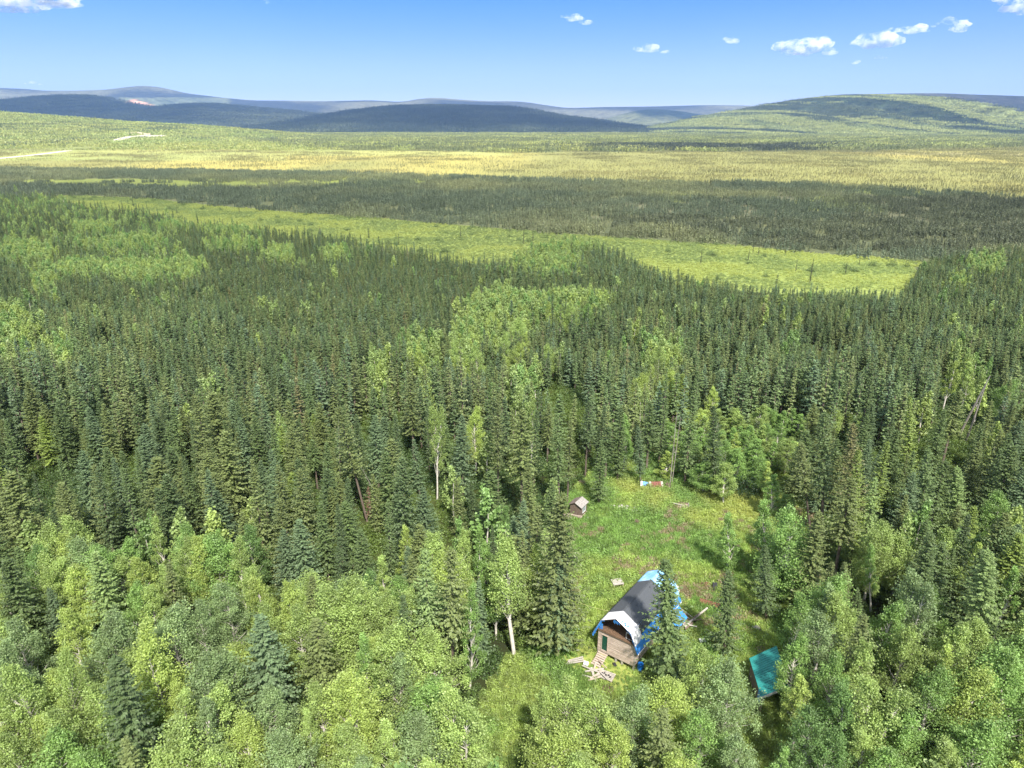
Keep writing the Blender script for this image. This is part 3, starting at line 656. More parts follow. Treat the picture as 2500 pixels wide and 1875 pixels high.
# spruces, middle
for a in [(65, 150, 'green', 13, 1, 1), (340, 20, 'olive', 15, 1.2, 5), (280, 190, 'dark green', 13, .9, 2), (410, 160, 'dark green', 11, .7, 6), (190, 190, 'blue green', 12, 1., 0), (120, 200, 'dark green', 11, .9, 2)]:
    T('s', 6, a[0], a[1], a[2], a[3], None, a[4], a[5])
for xt, yt, tone, b, w_, va, lb in [
    (560, 190, 'blue green', (560, 560), 1.15, 0, 'dense blue green spruce right of the white leaning birch trunk'),
    (790, 170, 'olive', (805, 640), 1.35, 7, 'tall olive spruce with its bare trunk showing, left of the plank shed'),
    (700, 95, 'olive', (708, 560), .9, 5, 'slim olive spruce in front of the bright birch, upper middle of the forest'),
    (948, 180, 'green', (962, 590), 1.0, 5, 'slim spruce standing on a bare trunk just left of the plank shed'),
    (1002, 205, 'olive', (995, 560), .9, 5, 'narrow spruce whose trunk meets the plank shed behind its left side'),
    (1140, 295, 'green', (1125, 565), 1.15, 2, 'dark spruce growing right behind the plank shed at its right'),
    (1085, 130, 'dark green', (1070, 440), .9, 7, 'thin dark spruce upslope behind the plank shed'),
    (1150, 150, 'dark green', (1110, 420), .9, 5, 'second thin dark spruce upslope behind the plank shed, slightly leaning'),
    (1290, 235, 'blue green', (1300, 480), 1.0, 3, 'blue green spruce beside the blue and white tarp pile'),
    (290, 385, 'green', (300, 790), .95, 2, 'narrow knobbly spruce left of the small clearing among the middle trees'),
    (390, 500, 'dark green', (400, 720), .8, 6, 'dark spire spruce in front of the white leaning birch'),
    (442, 560, 'green', (450, 790), .9, 1, 'short spruce with rounded top beside the dark spire spruce'),
    (555, 455, 'olive', (550, 700), .9, 1, 'olive young spruce below the dense blue green spruce'),
    (592, 465, 'dark green', (610, 640), .8, 2, 'dark young spruce right below the dense blue green spruce'),
    (490, 745, 'olive', (520, 1350), 1.1, 7, 'tall half bare spruce with brown trunk and olive crown left of the cabin clearing'),
    (408, 735, 'grey green', (440, 1335), .9, 7, 'tall thin spruce with a bare pale trunk left of the half bare one'),
    (340, 735, 'blue green', (350, 1000), .9, 0, 'small blue green spruce left of the tall bare trunks'),
    (685, 650, 'dark green', (690, 900), .75, 2, 'small dark spruce between the birches in the middle'),
    (780, 605, 'blue green', (775, 850), .9, 0, 'blue green spruce tip left of the big olive topped spruce'),
    (922, 520, 'olive', (935, 1170), 1.35, 4, 'big dense spruce with olive brown top at the left edge of the clearing'),
    (975, 790, 'blue green', (955, 1185), 1.1, 0, 'dark blue green spruce against the foot of the big olive topped spruce'),
    (190, 840, 'blue green', (190, 1000), .9, 0, 'little blue green spruce above the broad birch group')]:
    T('s', 6, xt, yt, tone, base=b, w=w_, var=va, label=lb)
# spruces, right
for xt, yt, tone, b, w_, va, lb in [
    (52, 790, 'green', (60, 1330), 1.5, 1, 'tall dark spruce hiding the right side of the cabin'),
    (310, 840, 'green', (285, 1190), 1.1, 0, 'green spruce standing alone right of the cabin by the rusty scrap'),
    (462, 730, 'dark green', (460, 1045), 1.05, 1, 'dark spruce at the right edge of the clearing above the teal roof'),
    (245, 150, 'dark green', (245, 522), 1.15, 1, 'dark spruce with low skirts at the clearing edge left of the round bush'),
    (170, 40, 'green', (120, 480), 1.0, 1, 'green spruce over the thin bare trunks at the far edge of the clearing'),
    (595, 285, 'olive', (645, 690), 1.0, 7, 'olive spruce on a bare trunk, first of the dark group right of the clearing'),
    (700, 170, 'green', (690, 700), 1.2, 5, 'tall green spruce in the dark group right of the clearing'),
    (818, 215, 'rust tinged', (800, 760), 1.1, 5, 'rust topped spruce in the dark group right of the clearing'),
    (850, 330, 'yellow green', (808, 840), 1.0, 1, 'yellow green spruce in front of the dark group right of the clearing'),
    (915, 450, 'grey green', (852, 830), .95, 5, 'grey green spruce leaning right, beside the yellow green one'),
    (1060, 105, 'yellow green', (1050, 500), .9, 1, 'tall yellow green spruce in the right hand forest'),
    (1130, 325, 'green', (1090, 800), 1.2, 5, 'wide green spruce with bare trunk in the right hand forest'),
    (1260, 400, 'grey green', (1250, 760), 1.2, 0, 'pale blue grey spruce in the right hand forest'),
    (1390, 745, 'grey green', (1330, 1260), 1.35, 0, 'large pale green spruce near the right edge, beside a yellow birch'),
    (1240, 740, 'green', (1200, 1000), .9, 1, 'green spruce left of the large pale one near the right edge'),
    (645, 790, 'blue green', (645, 960), .95, 0, 'small blue green spruce behind the teal roof birches'),
    (740, 800, 'olive', (720, 1100), .9, 1, 'olive spruce left of its taller neighbour behind the teal roof'),
    (792, 798, 'olive', (790, 1130), .9, 1, 'slim taller olive spruce behind the teal roof'),
    (842, 905, 'green', (842, 1160), .8, 2, 'narrow green spruce right of the slim olive one behind the teal roof'),
    (1515, 1400, 'blue green', (1500, 1800), 1.3, 0, 'blue green spruce cut by the lower right corner'),
    (1500, 820, 'green', (1480, 1250), 1.2, 4, 'wide green spruce cut by the right edge')]:
    T('s', 7, xt, yt, tone, base=b, w=w_, var=va, label=lb)
for a in [(1200, 165, 'green', 12, 1, 1), (1400, 130, 'olive', 12, 1, 1), (1360, 215, 'green', 12, .9, 2), (1350, 300, 'olive', 12, 1, 0), (880, 190, 'green', 12, .9, 1), (990, 190, 'dark green', 12, .9, 2), (1440, 330, 'green', 12, .9, 1), (1300, 600, 'dark green', 12, .9, 1)]:
    T('s', 7, a[0], a[1], a[2], a[3], None, a[4], a[5])
# birches
for a in [(290, 590, 'light green', 11, 1.1, 1), (520, 690, 'leaf green', 9.5, 1., 1), (650, 600, 'light green', 10.5, .9, 5), (765, 640, 'leaf green', 10, 1.0, 0), (900, 660, 'leaf green', 9, .9, 5), (1030, 650, 'deep green', 9, 1., 0),
          (685, 805, 'light green', 9, 1, 3), (280, 970, 'bright yellow green', 10, 1., 1), (60, 1040, 'grey green', 10, 1.1, 0), (450, 1035, 'grey green', 10, 1.1, 4), (700, 985, 'grey green', 10.5, 1.05, 4), (820, 960, 'grey green', 10, .9, 0),
          (930, 870, 'grey green', 10, 1.0, 0), (1040, 800, 'light green', 10, .9, 1), (1065, 850, 'bright yellow green', 9.5, .9, 1), (1190, 880, 'bright yellow green', 11, .95, 1), (1370, 905, 'light green', 11, 1.1, 4), (1490, 880, 'light green', 11, 1., 0),
          (80, 1180, 'light green', 12, .9, 6), (235, 1190, 'light green', 11.5, .7, 6), (600, 1080, 'bright yellow green', 12, 1.05, 2), (840, 1195, 'grey green', 11, 1.15, 0), (720, 1500, 'light green', 10, 1.2, 4), (900, 1540, 'light green', 9.5, 1., 0),
          (1440, 1250, 'bright yellow green', 11.5, 1.1, 1), (1270, 1400, 'light green', 9.5, .8, 5), (420, 1290, 'light green', 10.5, 1, 0), (250, 1400, 'light green', 10, 1.0, 0), (500, 1350, 'leaf green', 9, 1., 4), (1100, 970, 'light green', 10, .9, 0),
          (1230, 980, 'light green', 10, 1., 0), (40, 1500, 'light green', 9, 1., 0), (1180, 1510, 'grey green', 9, 1., 4), (1480, 1590, 'grey green', 9, .9, 0), (380, 1560, 'leaf green', 9, 1.1, 0), (560, 870, 'leaf green', 9, .9, 0), (610, 880, 'light green', 9, .9, 1)]:
    T('b', 5, a[0], a[1], a[2], a[3], None, a[4], a[5])
for xt, yt, tone, b, w_, va, lb in [
    (470, 140, 'light green', (452, 545), .85, 7, 'birch with a bare white leaning trunk in the middle of the forest'),
    (855, 120, 'light green', (848, 400), .8, 7, 'slim birch with a straight white stem above the tall olive spruce'),
    (612, 145, 'bright yellow green', (612, 430), 1.0, 1, 'bright birch standing right of the dense blue green spruce'),
    (1240, 175, 'leaf green', (1230, 425), .95, 3, 'green birch on a white stem at the far edge of the clearing'),
    (785, 715, 'light green', (770, 1190), 1.15, 6, 'birch with thin twin stems left of the big olive topped spruce'),
    (630, 640, 'leaf green', (620, 1050), .9, 5, 'narrow leafy birch behind the twin stemmed birch'),
    (600, 870, 'leaf green', (590, 1330), .9, 5, 'narrow leafy birch right of the half bare spruce')]:
    T('b', 6, xt, yt, tone, base=b, w=w_, var=va, label=lb)
for a in [(560, 660, 'light green', 10, .8, 1), (310, 850, 'leaf green', 10, .9, 0), (130, 870, 'light green', 11, 1.2, 4), (230, 930, 'light green', 10, 1., 0), (255, 1070, 'light green', 10.5, 1.1, 4), (60, 1250, 'bright yellow green', 10.5, 1.1, 4), (545, 1340, 'light green', 11, 1.1, 2),
          (1000, 1285, 'light green', 9, 1., 0), (950, 1465, 'bright yellow green', 9.5, 1.1, 4), (1125, 1320, 'light green', 9.5, 1.1, 0), (1280, 1335, 'grey green', 8.5, .9, 4), (890, 1300, 'light green', 8.5, .9, 3), (1200, 1440, 'bright yellow green', 9, 1, 1), (380, 1450, 'grey green', 9, 1.1, 4),
          (440, 150, 'light green', 10, .9, 1), (740, 560, 'deep green', 7, .9, 5), (700, 820, 'leaf green', 9, .9, 3), (290, 1160, 'grey green', 9, .9, 0), (120, 1570, 'light green', 9, 1, 0), (1060, 1580, 'light green', 8.5, 1, 0)]:
    T('b', 6, a[0], a[1], a[2], a[3], None, a[4], a[5])
for xt, yt, tone, b, w_, va, lb in [
    (298, 590, 'leaf green', (300, 850), 1.35, 5, 'slender feathery birch standing alone in the upper right of the clearing'),
    (450, 535, 'leaf green', (440, 860), 1.5, 5, 'left one of the two joined birches at the right edge of the clearing'),
    (560, 545, 'leaf green', (540, 960), 1.35, 0, 'right one of the two joined birches at the right edge of the clearing'),
    (900, 720, 'leaf green', (890, 1010), .8, 7, 'thin open birch below the grey green leaning spruce')]:
    T('b', 7, xt, yt, tone, base=b, w=w_, var=va, label=lb)
for a in [(1240, 660, 'light green', 10, 1., 0), (1350, 705, 'bright yellow green', 10, .8, 5), (620, 920, 'leaf green', 10, .85, 1), (600, 1090, 'leaf green', 9.5, .9, 1), (705, 1000, 'grey green', 11, 1.05, 0), (1110, 850, 'grey green', 12, .95, 2), (1000, 945, 'leaf green', 10.5, 1., 1), (1180, 1230, 'leaf green', 10.5, 1., 0),
          (870, 1120, 'light green', 11, .9, 1), (955, 1290, 'light green', 11, 1.05, 2), (1480, 1180, 'leaf green', 11.5, 1.1, 4), (215, 1160, 'light green', 9, 1., 0), (310, 1215, 'grey green', 9.5, 1., 4), (50, 1265, 'bright yellow green', 9, 1., 4), (660, 1390, 'deep green', 9.5, .9, 0), (1240, 1540, 'light green', 8.5, 1., 1),
          (95, 1560, 'bright yellow green', 8.5, 1., 0), (1050, 1390, 'leaf green', 9.5, 1., 0), (1450, 500, 'leaf green', 10, 1., 0), (800, 1300, 'deep green', 10, .9, 1), (760, 1180, 'leaf green', 10, .9, 0), (1060, 1040, 'light green', 10, .9, 0), (1380, 1450, 'leaf green', 9.5, 1.1, 4), (200, 1400, 'leaf green', 8.5, 1, 0), (550, 1560, 'leaf green', 8, .9, 5), (880, 1500, 'light green', 8, .9, 1),
          (740, 1480, 'deep green', 8.5, .9, 0), (1000, 1560, 'leaf green', 8.5, 1, 0), (350, 1500, 'grey green', 8, .9, 0)]:
    T('b', 7, a[0], a[1], a[2], a[3], None, a[4], a[5])
# young birch thicket beyond the clearing
for a in [(445, 140), (485, 165), (540, 170), (575, 160), (640, 180), (400, 230), (380, 260), (430, 290), (330, 240), (500, 300), (560, 290), (300, 300), (470, 230), (350, 330), (520, 220), (610, 230), (860, 180), (750, 150), (690, 200), (500, 430), (440, 370), (300, 380)]:
    T('b', 7, a[0], a[1], random.choice(['leaf green', 'light green', 'leaf green']), random.uniform(5.5, 7.5), None, 1.15, random.choice([5, 1, 0]))
_r = random.Random(44); _n = 0
while _n < 60:
    bu, bv = _r.uniform(1620, 1960), _r.uniform(1060, 1205)
    if bv < 1205 - max(0, (1700 - bu)) * .35:
        X_, Y_ = at(bu, bv); TREES.append(dict(kind='b', x=X_, y=Y_, h=_r.uniform(3.6, 6.2), w=_r.uniform(1.3, 1.7), tone=_r.choice(['leaf green', 'light green', 'leaf green', 'bright yellow green']), var=_r.choice([5, 5, 1]), label=None, lean=0.0, fixed=True)); _n += 1
for _k in range(16):
    X_, Y_ = at(_r.uniform(1860, 1955), _r.uniform(1235, 1500)); TREES.append(dict(kind='b', x=X_, y=Y_, h=_r.uniform(2.6, 5.0), w=_r.uniform(1.2, 1.6), tone=_r.choice(['leaf green', 'light green']), var=_r.choice([5, 1]), label=None, lean=0.0, fixed=True))
# birches in the middle distance
for c, x_, y_, h_, t_ in [(3, 2130, 640, 9, 'bright yellow green'), (3, 2180, 720, 11, 'light green'), (3, 2060, 780, 10, 'light green'), (3, 1980, 760, 10, 'light green'), (3, 1930, 740, 10, 'olive'), (3, 1880, 820, 9, 'light green'), (3, 1810, 780, 9, 'bright yellow green'), (3, 1640, 840, 9, 'bright yellow green'), (3, 1660, 940, 8, 'leaf green'),
                       (4, 420, 800, 8, 'leaf green'), (4, 640, 785, 11, 'light green'), (4, 600, 860, 10, 'bright yellow green'), (4, 680, 880, 10, 'bright yellow green'), (4, 560, 900, 9, 'bright yellow green'), (4, 740, 905, 9, 'yellow green'), (4, 870, 900, 9, 'olive'), (4, 880, 960, 8, 'bright yellow green'),
                       (4, 1915, 840, 11, 'bright yellow green'), (4, 1990, 850, 10, 'light green'), (4, 2160, 930, 9, 'leaf green'), (4, 1730, 990, 8, 'leaf green'), (4, 30, 660, 11, 'light green'), (4, 60, 720, 10, 'bright yellow green'), (4, 20, 770, 10, 'bright yellow green'), (4, 150, 770, 9, 'light green'),
                       (4, 60, 600, 10, 'light green'), (4, 110, 620, 10, 'light green'), (4, 160, 590, 10, 'bright yellow green'), (4, 210, 600, 10, 'light green'), (4, 260, 595, 10, 'light green'), (4, 320, 600, 9, 'leaf green')]:
    T('b' if t_ not in ('olive', 'yellow green') else 's', c, x_, y_, t_, h_, None, .9 if c == 3 else 1.0, random.choice([0, 1, 3, 5, 4, 7]))

# random fill -----------------------------------------------------------------
PATCH = [(200, 665, 90, 28), (340, 672, 90, 30), (450, 662, 60, 30), (115, 690, 40, 45), (350, 592, 60, 20), (425, 552, 50, 12), (225, 560, 70, 15), (565, 562, 80, 15), (565, 603, 80, 14), (680, 628, 50, 18), (820, 625, 45, 16), (35, 835, 65, 60), (147, 875, 28, 30),
         (1034, 862, 50, 30), (925, 897, 30, 35), (1190, 800, 55, 50), (1130, 860, 40, 40), (1220, 767, 35, 50), (1335, 628, 75, 45), (1420, 592, 80, 22), (1306, 762, 80, 28), (1390, 745, 70, 22), (1272, 795, 40, 40), (1617, 880, 40, 45), (2380, 905, 30, 35), (2335, 896, 18, 40), (2400, 652, 45, 20), (2335, 694, 28, 12),
         (60, 620, 80, 30), (300, 600, 120, 20), (1050, 980, 20, 20), (1900, 1010, 60, 25), (1290, 960, 40, 50)]
def birch_prob(u, v):
    p = np.full(np.shape(u), .012)
    for a, b, c, d in [(a_, b_, c_ * (.78 if b_ < 700 and a_ < 900 else 1), d_ * (.78 if b_ < 700 and a_ < 900 else 1)) for a_, b_, c_, d_ in PATCH]: p = np.maximum(p, .93 * np.exp(-(((u - a) / c) ** 2 + ((v - b) / d) ** 2) ** 2 * .7))
    p = np.maximum(p, np.where((u < 450) & (v < 640), .10, 0))
    line = np.interp(u, [0, 70, 250, 420, 560, 700, 900, 1000, 1100, 1400, 1900, 2000, 2200, 2500], [1420, 1330, 1290, 1300, 1300, 1360, 1420, 1440, 1480, 1640, 1560, 1440, 1500, 1480])
    p = np.maximum(p, np.where(v > line, .90, 0))
    mid = inpoly(u, v, [(930, 1200), (1380, 1130), (1400, 1650), (950, 1560)]); p = np.where(mid, .45, p)
    p = np.where(inpoly(u, v, [(1850, 1250), (2500, 1200), (2500, 1500), (1900, 1500)]), .38, p)
    return p
def keepclear(x, y, h, wid):
    bad = np.zeros(np.shape(x), bool)
    for f in (.12, .3, .5, .7, .85, .97):
        for s in (-1, 0, 1):
            u, v, _ = pix(x + s * wid * (1.05 - f) * 1.2, y, f * h); bad |= inpoly(u, v, KEEP)
    u, v, _ = pix(x, y, 0); bad |= inpoly(u, v, CLEAR)
    return bad
g = np.random.default_rng(21)
cand = []
for (y0, y1, s) in ((22, 60, 3.1), (60, 95, 2.75), (95, 125, 2.35), (125, 180, 1.75), (180, 260, 1.5), (260, 1000, 1.95)):
    xm = y1 * 1.0 + 50; cand.append(np.stack(jitter_grid(-xm, xm, y0, y1, s, g), 1))
cand = np.concatenate(cand); x, y = cand.T; n = len(x)
h = np.where(y < 125, g.uniform(8.5, 13.5, n), np.where(y < 180, g.uniform(6.0, 9.2, n), np.where(y < 240, g.uniform(5, 7.6, n), g.uniform(4.2, 6.6, n)))) * (.8 + .4 * vnoise(x, y, 18)); h = np.where(g.random(n) < .05, h * 1.25, h)
u, vt, d = pix(x, y, h); um, vm, _ = pix(x, y, h * .6)
isb = g.random(n) < birch_prob(um, vm)
h = np.where(isb, np.where(y < 125, g.uniform(8, 10.8, n), np.where(y < 200, g.uniform(6.5, 9.5, n), g.uniform(5.5, 8, n))), h)
u, vt, d = pix(x, y, h)
m = (d > 8) & (u > -420) & (u < 2920) & (vt < 2150) & (vt > np.interp(u, EDGE_U, EDGE_V) - g.exponential(5, n))
# thin out: canopy openings seen in the photo
gap = fbm(x, y, 13, 2); m &= ~((gap > .66) & (y < 175))
m &= ~((y < 130) & ~isb & (g.random(n) < .36)); m &= ~((y < 70) & isb & (g.random(n) < .15))
m &= ~((y > 260) & (g.random(n) < .12))
m &= ~(inpoly(um, vm, [(1640, 985), (1960, 985), (1960, 1110), (1880, 1160), (1760, 1170), (1640, 1100)]))
m &= ~(inpoly(um, vm, [(1370, 900), (1470, 900), (1480, 1190), (1380, 1230)]) & (g.random(n) < .75))
m &= ~(inpoly(um, vm, [(880, 1050), (1380, 1080), (1400, 1300), (900, 1260)]) & (g.random(n) < .45))
for poly_, pr_ in (([(2290, 890), (2440, 870), (2450, 960), (2370, 1110), (2290, 1110)], .8), ([(835, 1110), (885, 1100), (925, 1290), (865, 1310)], .8), ([(1035, 1110), (1185, 1110), (1185, 1240), (1045, 1250)], .75), ([(1075, 1380), (1130, 1350), (1135, 1700), (1085, 1700)], .6)):
    m &= ~((inpoly(um, vm, poly_) | inpoly(u, vt, poly_)) & (g.random(n) < pr_))
x, y, h, isb = x[m], y[m], h[m], isb[m]
m = ~keepclear(x, y, h, np.where(isb, 1.9, 1.3)); x, y, h, isb = x[m], y[m], h[m], isb[m]
ex = np.array([(t['x'], t['y']) for t in TREES])
ok = np.ones(len(x), bool)
for (a, b), t in zip(ex, TREES): ok &= (np.hypot(x - a, y - b) > (2.1 if t['kind'] == 'b' or t['y'] > 120 else 2.7))
x, y, h, isb = x[ok], y[ok], h[ok], isb[ok]; n = len(x)
# do not hide the hand-placed trees that stand close to the clearing: thin the fill right in front of them
tn = vnoise(x, y, 26); 
for i in range(n):
    if y[i] < 165:
        k = 'b' if isb[i] else 's'
        if k == 's': tone = random.choices(['dark green', 'green', 'olive', 'blue green', 'rust tinged', 'yellow green'], [2.2, 4, 3.2 + 3 * tn[i], 2.0, .06, .25])[0]
        else: tone = random.choices(['bright yellow green', 'light green', 'leaf green', 'grey green', 'deep green'], [2 + (1.5 if y[i] > 90 else 0), 4, 2.5 + 2 * (x[i] > 20), 1.3 * (y[i] < 80), .4])[0]
        va = random.choices(range(8), [3, 3, 3, 1, 1.2, .5, 2.5, .5] if k == 's' else [3, 3, 1.5, 1.2, 2, 1.2, .5, .4])[0]
        TREES.append(dict(kind=k, x=float(x[i]), y=float(y[i]), h=float(h[i]), w=random.uniform(1.05, 1.4) if y[i] < 110 else random.uniform(.85, 1.2), tone=tone, var=va, label=None, lean=random.gauss(0, .012), fixed=False))
# -- choose the individuals: those that show largest
def show(t):
    u, v, d = pix(t['x'], t['y'], t['h'] * .75)
    inside = (-20 < u < 2520) and (v < 1900)
    return (-1e3 if t['fixed'] else 0) + float(d) + (0 if inside else 1e4)
inds = []
rest = []
for k, mx in (('s', 300), ('b', 300)):
    L_ = sorted([t for t in TREES if t['kind'] == k], key=show)
    inds += L_[:mx]; rest += L_[mx:]
LAND = [((1530, 1500), 'the gambrel cabin', 170), ((1410, 1245), 'the plank shed', 70), ((1870, 1640), 'the teal roof', 120)]
used = {}
def size_word(t):
    a = 'short' if t['h'] < 8.6 else ('tall' if t['h'] > 12 and t['kind'] == 's' or t['h'] > 10.4 and t['kind'] == 'b' else '')
    b = 'narrow' if (t['var'] in (2, 6) and t['kind'] == 's' or t['var'] in (3, 5, 7) and t['kind'] == 'b') else ('broad' if t['var'] == 4 else '')
    return ' '.join(q for q in (a, b) if q)
def frame_label(t):
    u, v, _ = pix(t['x'] + t['lean'] * t['h'], t['y'], t['h']); kind = 'spruce' if t['kind'] == 's' else 'birch'
    look = (size_word(t) + ' ' + t['tone'] + ' ' + kind).strip()
    px_, py_ = u / 25.0, v / 18.75
    if px_ < 0: where = 'cut by the left edge, tip %.1f%% down' % py_
    elif px_ > 100: where = 'cut by the right edge, tip %.1f%% down' % py_
    elif py_ > 100: where = 'cut by the bottom edge, %.1f%% across' % px_
    else: where = 'tip %.1f%% across, %.1f%% down' % (px_, py_)
    return look + ' ' + where
NONE = []
for t in inds:
    lb = t['label'] or frame_label(t)
    k = t['kind']; pr = (SPR if k == 's' else BIR)[t['var'] if t['var'] is not None else 0]
    cm, tm, H0 = pr
    root = empty('spruce_tree' if k == 's' else 'birch_tree', (t['x'], t['y'], 0), 0, lb, 'spruce' if k == 's' else 'birch', 'spruces of the forest round the clearing' if k == 's' else 'birches of the forest round the clearing')
    s = t['h'] / H0; ws = t['w'] * (.55 + .45 * s)
    root.rotation_euler = (random.gauss(0, .012), math.atan(t['lean']), random.uniform(0, 6.28) if abs(t['lean']) < .05 else 0)
    root.scale = (ws, ws, s)
    tint = np.array(TONES[t['tone']]) * random.uniform(.88, 1.14) * (SBR * np.array([1.15, 1.15, .92]) if t['kind'] == 's' else BBR)
    for nm, me in (('crown', cm), ('trunk', tm)):
        o = bpy.data.objects.new(nm, me); COL.objects.link(o); o.parent = root; o['tint'] = [float(c) for c in tint]
# dead leaning trunks
def trunk_thing(name, label, a, b, r, m, cat='dead tree', twigs=14, seed=1):
    gg = random.Random(seed); a = Vector(a); b = Vector(b); mb = MB(); dvec = b - a
    root = empty(name, a, 0, label, cat)
    mb.tube([(0, 0, 0), tuple(dvec * .5 + Vector((0, 0, .1))), tuple(dvec)], [r, r * .75, r * .35], 7); mb.build('trunk', m, root)
    if twigs:
        tw = MB()
        for i in range(twigs):
            p = dvec * gg.uniform(.3, .98); q = p + Vector((gg.uniform(-1, 1), gg.uniform(-1, 1), gg.uniform(-.4, .5))) * gg.uniform(.3, .8)
            tw.tube([tuple(p), tuple(q)], [.013, .005], 4)
        tw.build('twigs', m, root)
    return root
def p3(crop, x, y, yy):   # a point on the vertical plane at depth yy
    s, ox, oy = CROPS[crop]; X, Z_ = at_y(x / s + ox, y / s + oy, yy); return (X, yy, Z_)
for i, (c, bx, by, tx, ty, dy, r, lb) in enumerate([
    (7, 1262, 275, 1390, 30, 3, .21, 'long pale dead trunk leaning right in the upper right forest'),
    (7, 1290, 300, 1375, 60, 2, .17, 'darker dead trunk leaning beside the long pale one'),
    (7, 1110, 215, 1140, 50, 1, .10, 'grey dead spruce standing bare left of the leaning trunks'),
    (6, 52, 470, 45, 200, 1, .05, 'thin dead stem at the left of the middle forest'),
    (6, 240, 600, 140, 410, 2, .08, 'fallen twiggy spruce propped behind the knobbly narrow spruce'),
    (7, 60, 485, 90, 180, 0, .07, 'thin bare trunk left of its twin at the far edge of the clearing'),
    (7, 68, 480, 105, 200, 0, .07, 'thin bare trunk right of its twin at the far edge of the clearing'),
    (7, 1350, 1640, 1310, 1440, 0, .07, 'bare twiggy spruce top near the bottom right corner')]):
    s, ox, oy = CROPS[c]; X, Y = at(bx / s + ox, by / s + oy, 0); a = (X, Y, -.1); b = p3(c, tx, ty, Y - dy)
    trunk_thing('dead_tree', lb, a, b, r, M['dead_wood'], seed=i)
def dead_sapling():
    s, ox, oy = CROPS[6]; X, Y = at(180 / s + ox, 635 / s + oy, 0)
    X2, h_ = at_y(178 / s + ox, 490 / s + oy, Y); V, var, P = spruce(77, h_, .8, .8, 70, 4, .3, .7)
    root = empty('dead_sapling', (X, Y, 0), 0, 'rust brown dead spruce sapling beside the leaning bare trunk', 'dead tree')
    c, t = tree_pair('x', V, var, P, M['needles'], M['dead_wood'])
    for nm, me in (('crown', c), ('trunk', t)):
        o = bpy.data.objects.new(nm, me); COL.objects.link(o); o.parent = root; o['tint'] = [.19, .11, .075]
dead_sapling()

# the rest of the forest, past the first three hundred of each kind
MS = []; 
for i, (H, r_, z0, nb, ns, sy, rg) in enumerate([(9, .95, .8, 100, 5, .42, .3), (9, .8, 1.0, 100, 5, .4, .3), (9, .7, .8, 90, 5, .38, .35), (9, 1.1, 1.2, 105, 5, .44, .3), (9, .65, 1.6, 80, 5, .36, .5), (9, .85, 2.2, 80, 5, .4, .5)]):
    V, var, P = spruce(400 + i, H, r_, z0, nb, ns, sy, rg); MS.append(tree_joined('forest_spruce', V, var, P, M['needles'], M['spruce_bark']))
MBr = []
for i, (H, r_, z0, nc, nl, sh, fk) in enumerate([(9, 1.9, 2, 26, 52, 1., False), (9, 1.6, 2.2, 24, 50, .9, False), (9, 2.1, 2, 30, 50, 1.05, True), (9, 1.4, 2.5, 20, 50, .9, False)]):
    V, var, P = birch(440 + i, H, r_, z0, int(nc * 1.6), int(nl * .75), .32, sh, False, fk); MBr.append(tree_joined('forest_birch', V, var, P, M['leaves'], M['birch_bark']))
far = np.array(y >= 165)
fx, fy, fh, fb = x[far], y[far], h[far], isb[far]; nf = len(fx)
def tone_arr(names, ws, n_): 
    k = g.choice(len(names), n_, p=np.array(ws) / sum(ws)); return np.array([TONES[q] for q in names])[k]
def far_forest(name, label, cat, protos, H0, xs, ys, hs, tints, wide):
    n_ = len(xs)
    rot = np.stack([g.normal(0, .015, n_), g.normal(0, .015, n_), g.uniform(0, 6.28, n_)], 1)
    s = hs / H0; ww = wide * g.uniform(.75, 1.3, n_) * (hs / H0) ** .75; scatter(name, label, cat, protos, np.stack([xs, ys, 0 * xs - .1], 1), rot, np.stack([ww, ww, s], 1), g.integers(0, len(protos), n_), tints)
rs_ = [t for t in rest if t['kind'] == 's']; rb_ = [t for t in rest if t['kind'] == 'b']
A_ = lambda L_, k: np.array([t[k] for t in L_], float)
sx = np.r_[fx[~fb], A_(rs_, 'x')]; sy_ = np.r_[fy[~fb], A_(rs_, 'y')]; shh = np.r_[fh[~fb], A_(rs_, 'h')]
region = fbm(sx, sy_, 70, 3)
ts = 1.2 * SBR * np.array([1.10, 1.10, .98]) * tone_arr(['dark green', 'green', 'olive', 'blue green', 'rust tinged'], [2.2, 4, 3.6, 1.2, .15], len(sx)) * g.uniform(.85, 1.15, (len(sx), 1)) * (1 + .5 * (region - .5))[:, None]
far_forest('spruce_forest', 'dense dark green spruce forest filling the middle of the photo', 'spruce forest', MS, 9, sx, sy_, shh, ts, 1.22)
bx_ = np.r_[fx[fb], A_(rb_, 'x')]; by_ = np.r_[fy[fb], A_(rb_, 'y')]; bh = np.r_[fh[fb], A_(rb_, 'h')]
tb = 1.75 * np.array([1, 1.0, 1.1]) * tone_arr(['bright yellow green', 'light green', 'leaf green'], [2.5, 4, 2], len(bx_)) * g.uniform(.85, 1.12, (len(bx_), 1))
far_forest('birch_groves', 'light green birch groves scattered through the distant spruce forest', 'birch groves', MBr, 9, bx_, by_, bh, tb, .95)
print('TREES', len(TREES), 'ind', len(inds), 'rest', len(rest), 'far', nf)

